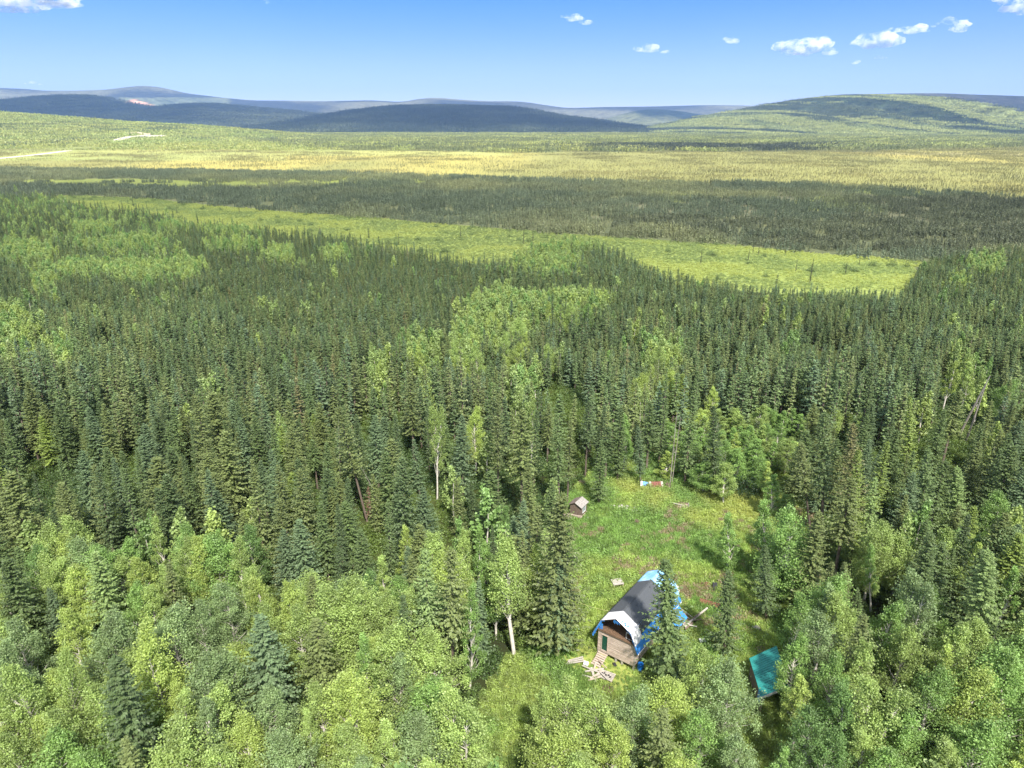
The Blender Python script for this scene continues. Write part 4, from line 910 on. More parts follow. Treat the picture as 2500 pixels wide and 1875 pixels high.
# ------------------------------------------------------------------ undergrowth, meadow plants
def tuft(seed, n, rad, hh, ln):
    gg = np.random.default_rng(seed); a = gg.uniform(0, 6.28, n); r = rad * gg.random(n) ** .6
    d = unit(np.stack([gg.normal(0, .45, n), gg.normal(0, .45, n), np.ones(n)], 1)); nn = unit(np.cross(d, gg.normal(0, 1, (n, 3))))
    l = hh * gg.uniform(.5, 1.1, n); c = np.stack([r * np.cos(a), r * np.sin(a), l * .45], 1)
    V = diamonds(c, d, nn, l, np.full(n, ln)); return mesh_np('grass_tuft', V, qf(n), [M['herbs']], np.repeat(gg.random(n), 4))
def herb(seed, n, rad, hh, leaf, name='herb'):
    gg = np.random.default_rng(seed); d0 = unit(gg.normal(0, 1, (n, 3))); d0[:, 2] = np.abs(d0[:, 2]); rr = gg.random(n) ** .35
    lump = 1 + .35 * np.sin(d0[:, 0] * 5 + seed) * np.cos(d0[:, 1] * 6)
    c = d0 * (rr * lump)[:, None] * np.array([rad, rad, hh])
    d = unit(gg.normal(0, 1, (n, 3)) + np.array([0, 0, .2])); nn = unit(np.cross(d, gg.normal(0, 1, (n, 3)))); l = leaf * gg.uniform(.6, 1.3, n)
    V = diamonds(c, d, nn, l, l * .6); return mesh_np(name, V, qf(n), [M['herbs']], np.repeat(gg.random(n), 4))
UG = [tuft(1, 70, .45, .65, .05), tuft(2, 70, .5, .5, .06), herb(3, 130, .45, .5, .16), herb(4, 220, .7, .8, .18), herb(5, 420, 1.0, 1.5, .2), herb(6, 120, .4, .35, .13)]
g = np.random.default_rng(31)
# clearing
x, y = jitter_grid(-5, 62, 44, 108, .38, g); u, v, _ = pix(x, y, 0)
BIG = [(1340, 1330), (1350, 1230), (1430, 1170), (1480, 1060), (1560, 1100), (1640, 1080), (1960, 1080), (2000, 1300), (2010, 1500), (2020, 1760), (1950, 1920), (1170, 1960), (1170, 1700), (1240, 1600), (1350, 1560), (1360, 1420)]
m = inpoly(u, v, BIG); x, y, u, v = x[m], y[m], u[m], v[m]
ca, sa = math.cos(-.637), math.sin(-.637); lx = (x - 12.376) * ca + (y - 57.68) * sa; ly = -(x - 12.376) * sa + (y - 57.68) * ca
m = ~((lx > -4.35) & (lx < .15) & (ly > -.1) & (ly < 9.6)); x, y, u, v, lx, ly = x[m], y[m], u[m], v[m], lx[m], ly[m]; n = len(x)
n1 = fbm(x, y, 6, 3); n2 = fbm(x + 50, y, 9, 3); n3 = fbm(x, y + 70, 4, 3)
k = g.choice([0, 2, 2, 5, 3], n); k = np.where(n1 > .56, g.choice([2, 3, 2], n), k); k = np.where((n1 > .50) & (g.random(n) < .045), 4, k)
k = np.where((n2 < .40), g.choice([0, 1, 2, 1, 5], n), k)
t = 2.4 * g.uniform(.66, 1.3, (n, 1)) * mixc((.160, .21, .058), (.105, .170, .045), (n1 - .42) * 5 + g.uniform(-.25, .25, n))
yel = (n2 - .5) * 4 * (v < 1480); t = t * (1 - np.clip(yel, 0, .8)[:, None]) + np.clip(yel, 0, .8)[:, None] * np.array((.50, .54, .15))
pk = (g.random(n) < (n3 - .52) * 2.2) & (v < 1560) & (v > 1240); t[pk] = np.array((.40, .34, .22)); pk = (g.random(n) < .006); t[pk] = np.array((.38, .26, .25))
low = np.where((v > 1640), .9, 1.0); t *= low[:, None]
sc = g.uniform(.5, 1.3, n); sc = np.where(k >= 3, sc * .75, sc)
cabin_near = (lx > -6.5) & (lx < 1) & (ly < 0) & (ly > -3.5); sc = np.where(cabin_near, sc * .5, sc)
q = ~((lx > -5.2) & (lx < -.8) & (ly < 0) & (ly > -2.6) & (g.random(n) < .4))
scatter('clearing_plants', 'grass and low leafy plants covering the clearing around the cabin', 'grass', UG, np.stack([x, y, 0 * x - .05], 1)[q], np.stack([0 * x, 0 * x, g.uniform(0, 6.28, n)], 1)[q], np.repeat(sc[:, None], 3, 1)[q], k[q], t[q])
# forest floor
x, y = jitter_grid(-160, 160, 24, 150, 1.05, g); u, v, _ = pix(x, y, 0); m = infr(x, y, 1) & ~inpoly(u, v, BIG); x, y, u, v = x[m], y[m], u[m], v[m]; n = len(x)
n1 = fbm(x, y, 8, 3); k = g.choice([2, 3, 3, 4, 5], n)
t = 1.45 * mixc((.06, .105, .028), (.11, .165, .035), (n1 - .4) * 4 + g.uniform(-.3, .3, n))
scatter('undergrowth', 'leafy shrubs and moss growing between the trunks', 'undergrowth', UG, np.stack([x, y, 0 * x - .05], 1), np.stack([0 * x, 0 * x, g.uniform(0, 6.28, n)], 1), np.repeat(g.uniform(.7, 1.3, (n, 1)), 3, 1), k, t)
# meadow strip
x, y = jitter_grid(-420, 420, 235, 620, 1.45, g); u, v, _ = pix(x, y, 0); MW = MEADOW
m = infr(x, y, 1, 20) & inpoly(u + (fbm(x, y, 14, 3) - .5) * 60, v + (fbm(x, y, 14, 3) - .5) * 7 + (fbm(x, y, 60) - .5) * 7, MW); x, y, u, v = x[m], y[m], u[m], v[m]; n = len(x)
n1 = fbm(x, y, 22, 4); k = g.choice([2, 3, 5, 2], n); big = (g.random(n) < .0015 + .006 * (n1 > .6)); k = np.where(big, 4, k)
t = (1.38 + .36 * np.clip((u - 1200) / 900, 0, 1))[:, None] * mixc((.26, .30, .085), (.165, .215, .075), (n1 - .4) * 4 + g.uniform(-.4, .4, n)); t[big] = (.14, .20, .07)
sc = g.uniform(.9, 1.6, n)[:, None] * np.array([1.1, 1.1, .7]); sc[big] *= 1.25
scatter('meadow_plants', 'low yellow green shrubs of the long open meadow strip', 'meadow', UG, np.stack([x, y, 0 * x - .05], 1), np.stack([0 * x, 0 * x, g.uniform(0, 6.28, n)], 1), sc, k, t)
# lone stems on the meadow
px_ = [(1150, 240, 'x')]
mt = []
for c, xb, yb, h_ in [(3, 1035, 215, 6), (3, 880, 195, 5), (3, 1345, 215, 4), (3, 765, 215, 4), (3, 1990, 320, 6), (3, 1210, 215, 4), (4, 965, 365, 6), (4, 1065, 395, 6), (4, 1180, 395, 6), (4, 1040, 390, 5), (4, 815, 438, 6), (4, 1020, 420, 5), (4, 1225, 470, 5), (4, 1500, 440, 4), (4, 1440, 480, 5), (4, 1285, 520, 9), (4, 50, 345, 7), (4, 90, 340, 7)]:
    s, ox, oy = CROPS[c]; X, Y = at(xb / s + ox, yb / s + oy, 0); mt.append((X, Y, h_))
for X, Y, h_ in mt:
    u_, v_, _ = pix(X, Y, h_); root = empty('spruce_tree', (X, Y, 0), random.uniform(0, 6), 'thin lone spruce on the green meadow strip, %.1f%% across, %.1f%% down' % (u_ / 25, v_ / 18.75), 'spruce', 'lone spruces on the meadow strip')
    root.scale = (h_ / 12 * .8, h_ / 12 * .8, h_ / 12)
    for nm, me in (('crown', SPR[6][0]), ('trunk', SPR[6][1])):
        o = bpy.data.objects.new(nm, me); COL.objects.link(o); o.parent = root; o['tint'] = [.05, .065, .035]
# round bushes
for c, xb, yb, r_, lb in [(7, 375, 520, 2.6, 'round dark green bush at the far right edge of the clearing'), (7, 505, 525, 1.6, 'smaller green bush right of the round dark one'), (7, 300, 500, 1.2, 'small leafy bush left of the round dark one')]:
    s, ox, oy = CROPS[c]; X, Y = at(xb / s + ox, yb / s + oy, 0)
    me = herb(60 + int(r_ * 10), 2600 if r_ > 2 else 1200, r_, r_ * 1.25, .22, 'foliage'); root = empty('bush', (X, Y, 0), 0, lb, 'bush', 'bushes at the far edge of the clearing')
    o = bpy.data.objects.new('foliage', me); COL.objects.link(o); o.parent = root; o['tint'] = [.05, .10, .035] if r_ > 2 else [.08, .14, .04]
    stm = MB(); stm.tube([(0, 0, -.1), (.1, 0, r_ * .5), (.3, .1, r_)], [.06, .04, .01], 5); stm.tube([(0, 0, -.1), (-.3, .1, r_ * .8)], [.05, .01], 5); stm.build('stem', M['spruce_bark'], root)
# ------------------------------------------------------------------ materials of the made things
weath = noisy('weathered_planks', (.40, .31, .26), (.66, .56, .50), 3.5, stretch=(.35, 3, 3), bump=.3, c3=(.47, .38, .32))
weath2 = noisy('grey_weathered_wood', (.30, .27, .24), (.52, .48, .43), 4, stretch=(.4, 2, 2), bump=.3)
brownw = noisy('brown_boards', (.11, .078, .062), (.22, .165, .135), 4, stretch=(2, 2, .5), bump=.3)
loftw = noisy('loft_boards', (.09, .055, .035), (.22, .14, .09), 4, stretch=(2, 2, 1), bump=.2)
shingle = noisy('dark_roll_roofing', (.062, .068, .078), (.100, .108, .122), 14, .95, 10, bump=.15)
white_t = noisy('white_tarp', (.66, .65, .68), (.82, .81, .83), 2.5, .5, bump=.3)
blue_t = noisy('blue_tarp', (.035, .20, .62), (.07, .32, .80), 1.8, .4, bump=.6)
pale_t = noisy('pale_blue_tarp', (.20, .46, .82), (.52, .70, .90), .9, .45, bump=.5, c3=(.28, .55, .85))
green_d = noisy('dark_green_door', (.006, .055, .035), (.012, .080, .052), 5, .5)
barrel_m = noisy('blue_plastic', (.01, .13, .50), (.02, .19, .62), 3, .35)
teal = noisy('teal_metal_roof', (.022, .20, .19), (.040, .27, .25), 1.2, .35, 3)
white_p = noisy('white_paint', (.62, .60, .60), (.80, .79, .79), 5, .6)
rust = noisy('rusty_metal', (.10, .050, .028), (.22, .11, .06), 5, .8, bump=.4)
redb = noisy('red_brown_boards', (.16, .055, .045), (.26, .11, .09), 4, .8, stretch=(1, .3, 1))
orange_p = noisy('orange_plastic', (.55, .10, .03), (.70, .15, .05), 3, .5)
stone = noisy('pale_rubble', (.26, .24, .21), (.46, .44, .40), 3, .9)
tin = noisy('shaded_slope_tin', (.14, .10, .09), (.26, .21, .19), 2, .5, stretch=(4, .6, 1))  # shed roof tin with the shade of the left slope in its colour
tin_lit = noisy('lit_slope_tin', (.26, .235, .22), (.42, .39, .37), 2, .45, stretch=(4, .6, 1))  # same tin, lightened in colour for the sunlit right slope
glass = mat('window_glass', (.10, .16, .17), .08)
black_p = noisy('black_sheet', (.02, .02, .025), (.06, .06, .07), 3, .5)
charcoal = noisy('grey_scrap', (.07, .065, .06), (.26, .24, .22), 9, .8)

# ------------------------------------------------------------------ the cabin
WD, LN, ZF, ZL, OH, ZR, ZK, KO, ZE, EO = 4.25, 9.35, .45, 3.05, .475, 5.56, 4.61, 1.68, 2.45, 2.63
LB = 9.97
cab = empty('cabin', (12.376, 57.68, 0), -.637, 'weathered plank cabin with a dark gambrel roof, blue and white tarps and an open loft', 'cabin')
rr_ = random.Random(4)
wl = MB(); pz = ZF
while pz < ZL - .02:
    hgt = min(.145, ZL - pz)
    # front wall courses stop either side of the doorway
    dj = rr_.uniform(-.012, .012); z0_, z1_ = pz + .006, pz + hgt - .006; zc = (z0_ + z1_) / 2
    segs = [(-WD, 0)]
    if zc > ZF + .22 and zc < ZF + 2.12: segs = [(-WD, -WD + .46), (-WD + 1.12, 0)]
    for a, b in segs:
        cut = a + (b - a) * rr_.uniform(.3, .7) if (b - a) > 2 else None
        for p_, q_ in ([(a, cut - .004), (cut + .004, b)] if cut else [(a, b)]): wl.box(((p_ + q_) / 2, -.02 + dj + rr_.uniform(-.006, .006), zc), (q_ - p_, .09, z1_ - z0_))
    for sx_ in (-WD + .045, -.045): wl.box((sx_ + dj, LN / 2 + .04, zc), (.09, LN - .1, z1_ - z0_))
    wl.box((-WD / 2, LN, zc), (WD, .09, z1_ - z0_))
    pz += hgt
wl.box((-WD / 2, LN / 2, ZF + .10), (WD - .25, LN - .3, .1))
wl.build('wall', weath, cab)
lin = MB(); lin.box((-WD / 2, .10, (ZF + ZL) / 2 + .0), (WD - .3, .06, ZL - ZF - .1)); lin.build('wall_lining', loftw, cab)
dr = MB(); dr.box((-WD + .79, -.005, ZF + 1.17), (.62, .05, 1.86)); door = dr.build('door', green_d, cab)
dp = MB()
for q in (0.3, .95, 1.6): dp.box((-WD + .79, -.038, ZF + q), (.60, .02, .05))
dp.build('door_rail', green_d, door)
fr = MB()
for a in (-WD + .44, -WD + 1.14): fr.box((a, -.05, ZF + 1.17), (.05, .12, 1.95))
fr.box((-WD + .79, -.05, ZF + 2.17), (.75, .12, .05)); fr.build('door_frame', weath, cab)
po = MB()
for a, b_, in ((-.06, -.0), (-WD + .1, .05), (-WD / 2, .1), (-.1, LN / 2), (-WD + .1, LN / 2), (-.1, LN - .1), (-WD + .1, LN - .1), (-WD * .33, .08)): po.box((a, b_, ZF / 2 - .1), (.2, .2, ZF + .15))
po.box((.03, -.09, ZF + 1.1), (.10, .05, 2.3)); po.build('foundation_post', weath2, cab)
lf = MB(); lf.box((-WD / 2, LN / 2 - .1, ZL + .05), (WD + .1, LN + .2, .09))
for i in range(7): lf.box((-WD / 2 + rr_.uniform(-.1, .1), -.12 - .0 * i, ZL + .14 + .0), (WD * .96, .10, .07)) if i == 0 else None
for i in range(6): lf.box((-WD / 2 + rr_.uniform(-1.2, 1.2), .25 + i * .16, ZL + .115), (rr_.uniform(.8, 2.2), .13, .03))
lf.build('loft_floor', loftw, cab)
MX = -WD / 2
def rp(i, off=0.0):
    """roof profile: 0 eave left, 1 knee left, 2 ridge, 3 knee right, 4 eave right (off = inset below the skin)"""
    q = [(MX - EO, ZE), (MX - KO, ZK), (MX, ZR), (MX + KO, ZK), (MX + EO, ZE)][i]
    return (q[0] + (MX - q[0]) * off * .35, q[1] - off)
raf = MB()
for yb in np.linspace(.15, LN - .2, 13):
    for i in range(4):
        a, b = rp(i, .16), rp(i + 1, .16); raf.beam((a[0], yb, a[1]), (b[0], yb, b[1]), .06, .13, up=(0, 1, 0))
    if yb > .5: raf.beam((MX - 1.5, yb, ZK - .15), (MX + 1.5, yb, ZK - .15), .05, .12)
raf.build('rafter', loftw, cab)
gb = MB(); gb.slab([(MX - 2.0, 1.5, ZL + .1), (MX + 2.0, 1.5, ZL + .1), (MX + KO - .1, 1.5, ZK - .2), (MX, 1.5, ZR - .3), (MX - KO + .1, 1.5, ZK - .2)], (0, .06, 0))
for i in range(16): gb.box((MX - 1.9 + i * .25, 1.47, (ZL + ZK) / 2 - .05), (.04, .03, 1.3))
gb.build('loft_wall', loftw, cab)
gb = MB(); gb.slab([(-WD, LN - .02, ZL + .1), (0, LN - .02, ZL + .1), (MX + KO - .05, LN - .02, ZK - .1), (MX, LN - .02, ZR - .15), (MX - KO + .05, LN - .02, ZK - .1)], (0, .05, 0)); gb.build('rear_gable', weath, cab)
wf = MB(); x0_, x1_, y_ = MX + .95, MX + 2.0, .12
for a, b in (((x0_, ZL + .25), (x1_, ZL + .25)), ((x0_, ZL + .95), (x1_ - .35, ZL + .95)), ((x0_, ZL + .22), (x0_, ZL + .98)), ((x1_ - .02, ZL + .22), (x1_ - .35, ZL + .98))): wf.beam((a[0], y_, a[1]), (b[0], y_, b[1]), .05, .05, up=(0, 1, 0))
wf.build('loft_window_frame', white_p, cab)
# wrinkled roof skins
def skin(i, y0, y1, s0, s1, name, m, lift, wr=0.0, jag=0.0, nu=40, nv=14, seed=0):
    a, b = np.array(rp(i)), np.array(rp(i + 1)); nrm = np.array([-(b - a)[1], (b - a)[0]]); nrm /= np.linalg.norm(nrm)
    if nrm[1] < 0: nrm = -nrm
    Y = np.linspace(y0, y1, nu); S = np.linspace(s0, s1, nv); YY, SS = np.meshgrid(Y, S)
    wv = (fbm(YY * 1.0 + 3 * i + seed * 5, SS * 3 + seed, .55, 3) - .5) * 2 * wr
    edge = (vnoise(YY + seed * 9, YY * 0 + i, .5) - .5) * jag; SS2 = SS + np.where(SS == s1, edge, 0)
    X = a[0] + (b - a)[0] * SS2 + nrm[0] * (lift + wv); Z = a[1] + (b - a)[1] * SS2 + nrm[1] * (lift + wv)
    top = np.stack([X, YY, Z], -1).reshape(-1, 3); nb_ = top.copy(); nb_[:, 0] -= nrm[0] * .025; nb_[:, 2] -= nrm[1] * .025
    n_, m_ = X.shape; ii = (np.arange(n_ - 1)[:, None] * m_ + np.arange(m_ - 1)).ravel(); f1 = np.stack([ii, ii + 1, ii + m_ + 1, ii + m_], 1)
    N0 = len(top); f2 = f1[:, ::-1] + N0
    def stripf(idx): idx = np.array(idx); return np.stack([idx[:-1], idx[1:], idx[1:] + N0, idx[:-1] + N0], 1)
    r1 = np.arange(m_); r2 = np.arange(m_) + (n_ - 1) * m_; c1 = np.arange(n_) * m_; c2 = c1 + m_ - 1
    me = mesh_np(name, np.concatenate([top, nb_]), np.concatenate([f1, f2, stripf(r1)[:, ::-1], stripf(r2), stripf(c1), stripf(c2)[:, ::-1]]), [m]); o = bpy.data.objects.new(name, me); COL.objects.link(o); o.parent = cab
    return o
B1, B2 = 1.05, 7.56
rf = MB()
for i in range(4):
    a, b = rp(i), rp(i + 1); rf.slab([(a[0], -OH + .02, a[1]), (b[0], -OH + .02, b[1]), (b[0], LB - .02, b[1]), (a[0], LB - .02, a[1])], (0, 0, -.06))
rf.build('roof', brownw, cab)
for i in (1, 2): skin(i, B1, B2, 0, 1, 'roof_covering', shingle, .03, .004)
skin(0, B1, B2, .35 if True else 0, 1, 'roof_covering', shingle, .03, .004)
skin(3, B1 + .05, B2, 0, .42, 'roof_covering', shingle, .045, .006, .04)
for i in (1, 2): skin(i, -OH, B1 + .25, 0, 1, 'white_tarp', white_t, .022, .006)
skin(3, -OH, B1 + .1, 0, .62, 'white_tarp', white_t, .035, .008, .25, seed=2)
skin(0, -OH, B1 + .25, .45, 1, 'white_tarp', white_t, .022, .01)
for i in (1, 2): skin(i, B2 - .2, LB, 0, 1, 'pale_tarp', pale_t, .022, .03, seed=3)
skin(3, B2 - .2, LB, 0, .7, 'pale_tarp', pale_t, .035, .03, seed=4)
skin(3, -OH, LB, .0, 1.0, 'blue_tarp', blue_t, .012, .012, 0, 90, seed=5)
skin(0, -OH, LB, .0, 1.0, 'blue_tarp', blue_t, .012, .012, 0, 90, seed=6)
sd = MB(); e = rp(4); sd.box((e[0] + .02, (LB - OH) / 2, e[1] + .0), (.05, LB + OH, .07)); sd.build('eave_board', white_p, cab)
hg = MB()      # torn blue tarp hanging under the front edge
for i in range(4):
    a, b = np.array(rp(i)), np.array(rp(i + 1))
    for k in range(9):
        if i == 1 and 1 < k < 7: continue
        s0, s1 = k / 9, (k + .96) / 9; p, q = a + (b - a) * s0, a + (b - a) * s1; dl = rr_.uniform(.06, .16) + (.18 if i in (0,) else 0)
        hg.slab([(p[0], -OH + .03, p[1]), (q[0], -OH + .03, q[1]), (q[0] + (MX - q[0]) * .04, -OH + .05, q[1] - dl), (p[0] + (MX - p[0]) * .04, -OH + .05, p[1] - dl * rr_.uniform(.6, 1.2))], (0, .012, 0))
for k in range(7): xx = MX - .25 + k * .11; hg.box((xx, -OH + .06, ZR - .3 - rr_.uniform(0, .15)), (.05, .012, rr_.uniform(.25, .5)))
for k in range(3): hg.box((MX - 1.95 + k * .14, -.1, ZL + .55), (.1, .02, rr_.uniform(.6, 1.0)))
hg.build('hanging_tarp', blue_t, cab)
pt = MB()
for k, (s_, w_) in enumerate([(.25, .05), (.42, .05), (.5, .03), (.62, .06)]):
    a, b = np.array(rp(2)), np.array(rp(3)); p = a + (b - a) * (s_ + .08); pt.box((p[0], -.22 + .12 * (k % 2), p[1] + .075), (.14, .26, .02))
pt.build('tarp_patch', blue_t, cab)
rc = MB(); rc.tube([(MX, B1, ZR + .045), (MX, B2, ZR + .045)], [.035, .035], 6); rc.tube([(MX + .55, 3.0, ZR - .21), (MX + .55, 3.0, ZR - .1)], [.05, .05], 6); rc.tube([(MX + .35, 6.4, ZR - .1), (MX + .35, 6.4, ZR)], [.05, .05], 6); rc.build('ridge_cap', shingle, cab)
# lean-to tarps at the far right of the cabin
lt = MB(); lt.slab([(.55, 5.2, 2.3), (.55, 9.2, 2.4), (1.7, 9.0, 1.5), (1.6, 5.4, 1.35)], (0, 0, -.05)); lt.build('lean_to_roof', blue_t, cab)
lt = MB()
for a, b in ((1.5, 5.5), (1.6, 8.9), (1.55, 7.2)): lt.box((a, b, .7), (.09, .09, 1.4))
lt.beam((1.5, 5.4, 1.3), (1.62, 9.0, 1.42), .07, .09); lt.build('lean_to_post', weath2, cab)
def cl(a, b, z=0):   # cabin-local to world
    return (12.376 + a * math.cos(-.637) - b * math.sin(-.637), 57.68 + a * math.sin(-.637) + b * math.cos(-.637), z)
def tarp_heap(name, loc, sx, sy, sz, m, label, cat, seed):
    g_ = np.random.default_rng(seed); n_ = 16; th = np.linspace(0, 2 * np.pi, n_, endpoint=False); V = []; Fq = []
    for r_ in np.linspace(0, 1, 7):
        for t_ in th:
            k_ = 1 + .3 * math.sin(3 * t_ + seed) + g_.uniform(-.12, .12); V.append((sx * r_ * k_ * math.cos(t_), sy * r_ * k_ * math.sin(t_), sz * (1 - r_ ** 2) * g_.uniform(.7, 1.1)))
    for i in range(6):
        for j in range(n_): Fq.append((i * n_ + j, i * n_ + (j + 1) % n_, (i + 1) * n_ + (j + 1) % n_, (i + 1) * n_ + j))
    me = mesh_np(name, np.array(V), np.array(Fq), [m]); o = bpy.data.objects.new(name, me); COL.objects.link(o); o.location = loc; return tag(o, label, cat)
tarp_heap('tarp', (*at(1643, 1443), 0), .7, .6, 1.3, white_t, 'crumpled white and grey tarp beside the rear right corner of the cabin', 'tarp', 3)
# plank ramp / steps
st = empty('plank_steps', cl(-3.45, -.1), -.637, 'weathered plank steps leading down from the green door', 'steps')
mb = MB()
for i in range(7): mb.box((rr_.uniform(-.03, .03), -.2 - i * .235, ZF + .04 - i * .075), (1.05 + rr_.uniform(-.06, .06), .21, .035))
mb.build('tread', weath, st)
mb = MB(); [mb.beam((s_ * .42, -.05, ZF - .05), (s_ * .42, -1.75, -.05), .05, .12) for s_ in (-1, 1)]; mb.build('stringer', weath2, st)
# timber strewn in front of the steps: every board lies by itself
bd = []
for i, (a, b, ang, ln, wd_, z_, tl) in enumerate([(-3.3, -2.3, 1.9, 1.9, .16, .12, .0), (-3.1, -2.6, .9, 2.1, .2, .18, .05), (-2.9, -3.2, 2.3, 2.0, .22, .12, 0), (-2.55, -3.1, 1.35, 1.9, .2, .20, .04), (-2.2, -2.5, .2, 1.7, .18, .10, 0), (-3.6, -2.8, .1, 1.6, .15, .14, .0),
                            (-2.7, -1.7, 2.6, 1.6, .1, .35, .22), (-3.0, -3.8, .3, 1.4, .14, .10, 0), (-1.9, -2.9, 2.75, 1.3, .12, .16, .0), (-2.4, -3.7, 1.0, 1.5, .12, .1, 0)]):
    o = MB().box((0, 0, 0), (ln, wd_, .045)).build('loose_board', weath2 if i % 3 else weath); o.location = cl(a, b, z_ + .03 + .025 * i); o.rotation_euler = (0, tl, ang - .637)
    u_, v_, _ = pix(*cl(a, b, z_)); tag(o, ['long', 'wide', 'grey', 'pale', 'short', 'brown', 'propped up', 'lowest', 'thin', 'crossing'][i] + ' loose board in the heap below the steps', 'board', 'loose boards in front of the steps')
pl = empty('pallet', cl(-1.85, -2.5, .05), -.5, 'grey slatted platform with dark scraps on it below the front wall', 'pallet')
mb = MB(); [mb.box((0, -.5 + k * .2, .14), (1.7, .15, .03)) for k in range(6)]; mb.build('slat', weath2, pl)
mb = MB(); [mb.box((s_, 0, .06), (.1, 1.15, .12)) for s_ in (-.75, 0, .75)]; mb.build('bearer', weath, pl)
for i in range(5):
    o = MB().box((0, 0, 0), (.26 - .02 * i, .13, .09)).build('scrap', black_p, bevel=.02); o.location = cl(-2.3 + i * .24, -2.55 + .12 * (i % 2), .27); o.rotation_euler = (0, .2, i * .9); tag(o, ['leftmost', 'second', 'middle', 'fourth', 'rightmost'][i] + ' dark scrap lying on the slatted platform', 'scrap', 'dark scraps on the platform')
def sheet(name, loc, size, rz, m, label, cat, tilt=(0, 0)):
    mb = MB(); nx = 5
    for k in range(nx): mb.box((-size[0] / 2 + (k + .5) * size[0] / nx, 0, .01 * (k % 2)), (size[0] / nx * .97, size[1] * (1 - .06 * (k % 3)), size[2]))
    o = mb.build(name, m); o.location = loc; o.rotation_euler = (tilt[0], tilt[1], rz); return tag(o, label, cat)
sheet('white_bag', cl(-4.3, -2.3, .2), (.5, .45, .16), -.2, white_t, 'white bag lying left of the heap of boards', 'bag', (.2, .2))
sheet('blue_rag', cl(-1.9, -.6, .12), (.3, .5, .12), .2, black_p, 'dark blue bundle tucked under the front of the cabin', 'bundle')
for i in range(3):
    o = MB().box((0, 0, 0), (2.0 - .15 * i, .16, .05)).build('grey_plank', weath2); X, Y = at(1403, 1617); o.location = (X + .05 * i, Y - .25 + .24 * i, .22 + .02 * i); o.rotation_euler = (0, 0, .22 + .06 * i)
    tag(o, ['nearest', 'middle', 'farthest'][i] + ' of the three grey planks lying in the grass left of the steps', 'plank', 'planks in the grass left of the steps')
def barrel(name, loc, r_, hh, m, label):
    root = empty(name, loc, 0, label, 'barrel'); pr = [(0, .94), (.03, 1), (.3, 1), (.32, 1.05), (.35, 1), (.62, 1), (.64, 1.05), (.67, 1), (.95, .98), (1.0, .9)]
    mb = MB(); mb.tube([(0, 0, q * hh) for q, _ in pr], [r_ * k for _, k in pr], 20); mb.build('drum', m, root, smooth=False)
    mb = MB(); mb.tube([(0, 0, hh), (0, 0, hh + .03)], [r_ * .88, r_ * .8], 20); mb.tube([(r_ * .5, 0, hh + .03), (r_ * .5, 0, hh + .07)], [.05, .05], 8); mb.build('lid', m, root); return root
X, Y = at(1563, 1636); barrel('barrel', (X, Y, 0), .30, .85, barrel_m, 'blue plastic barrel standing by the front right corner of the cabin')
X, Y = at(1665, 1512); 
bk = empty('bucket', (X, Y, 0), 0, 'orange bucket on the scrap pile behind the big spruce', 'bucket'); mb = MB(); mb.tube([(0, 0, .1), (0, 0, .62)], [.26, .33], 16); mb.build('pail', orange_p, bk); mb = MB(); mb.tube([(0, 0, .62), (0, 0, .66)], [.34, .34], 16); mb.build('rim', orange_p, bk)
# pale table board in the clearing
def ptat(a, b, z=0): X, Y = at(1350 + a / 4.74, 1350 + b / 4.74, z); return Vector((X, Y, z))
tb_ = empty('plank_table', (0, 0, 0), 0, 'pale grey plank table top standing low in the grass left of the roof', 'table')
c4 = [ptat(668, 310, .45), ptat(785, 292, .45), ptat(825, 355, .45), ptat(705, 378, .45)]
cen_ = sum(c4, Vector()) / 4; tb_.location = (cen_.x, cen_.y, 0)
ex_, ey_ = (c4[1] - c4[0]), (c4[3] - c4[0]); mb = MB()
for k in range(5):
    p0 = c4[0] + ey_ * (k / 5) + Vector((0, 0, 0)); p1 = p0 + ex_; q = ey_ / 5 * .95
    mb.slab([tuple(p0 - Vector((cen_.x, cen_.y, 0))), tuple(p1 - Vector((cen_.x, cen_.y, 0))), tuple(p1 + q - Vector((cen_.x, cen_.y, 0))), tuple(p0 + q - Vector((cen_.x, cen_.y, 0)))], (0, 0, .05))
mb.build('table_top', white_p if False else weath2, tb_)
for c_ in c4:
    q = c_ + (cen_ - c_) * .15; MB().box((q.x - cen_.x, q.y - cen_.y, .2), (.1, .1, .5)).build('leg', weath, tb_)
# cable from the cabin to the big spruce
a = Vector(cl(MX - EO + .2, 3.4, 2.9)); b = Vector((*at(1385, 1458, 2.6), 2.6)); mb = MB(); mb.tube([tuple(a.lerp(b, t_) - Vector((0, 0, .25 * math.sin(math.pi * t_)))) for t_ in np.linspace(0, 1, 12)], [.014] * 12, 5)
tag(mb.build('cable', noisy('yellow_rope', (.5, .48, .2), (.6, .58, .3), 4)), 'thin yellow line strung from the cabin to the big spruce at left', 'cable')
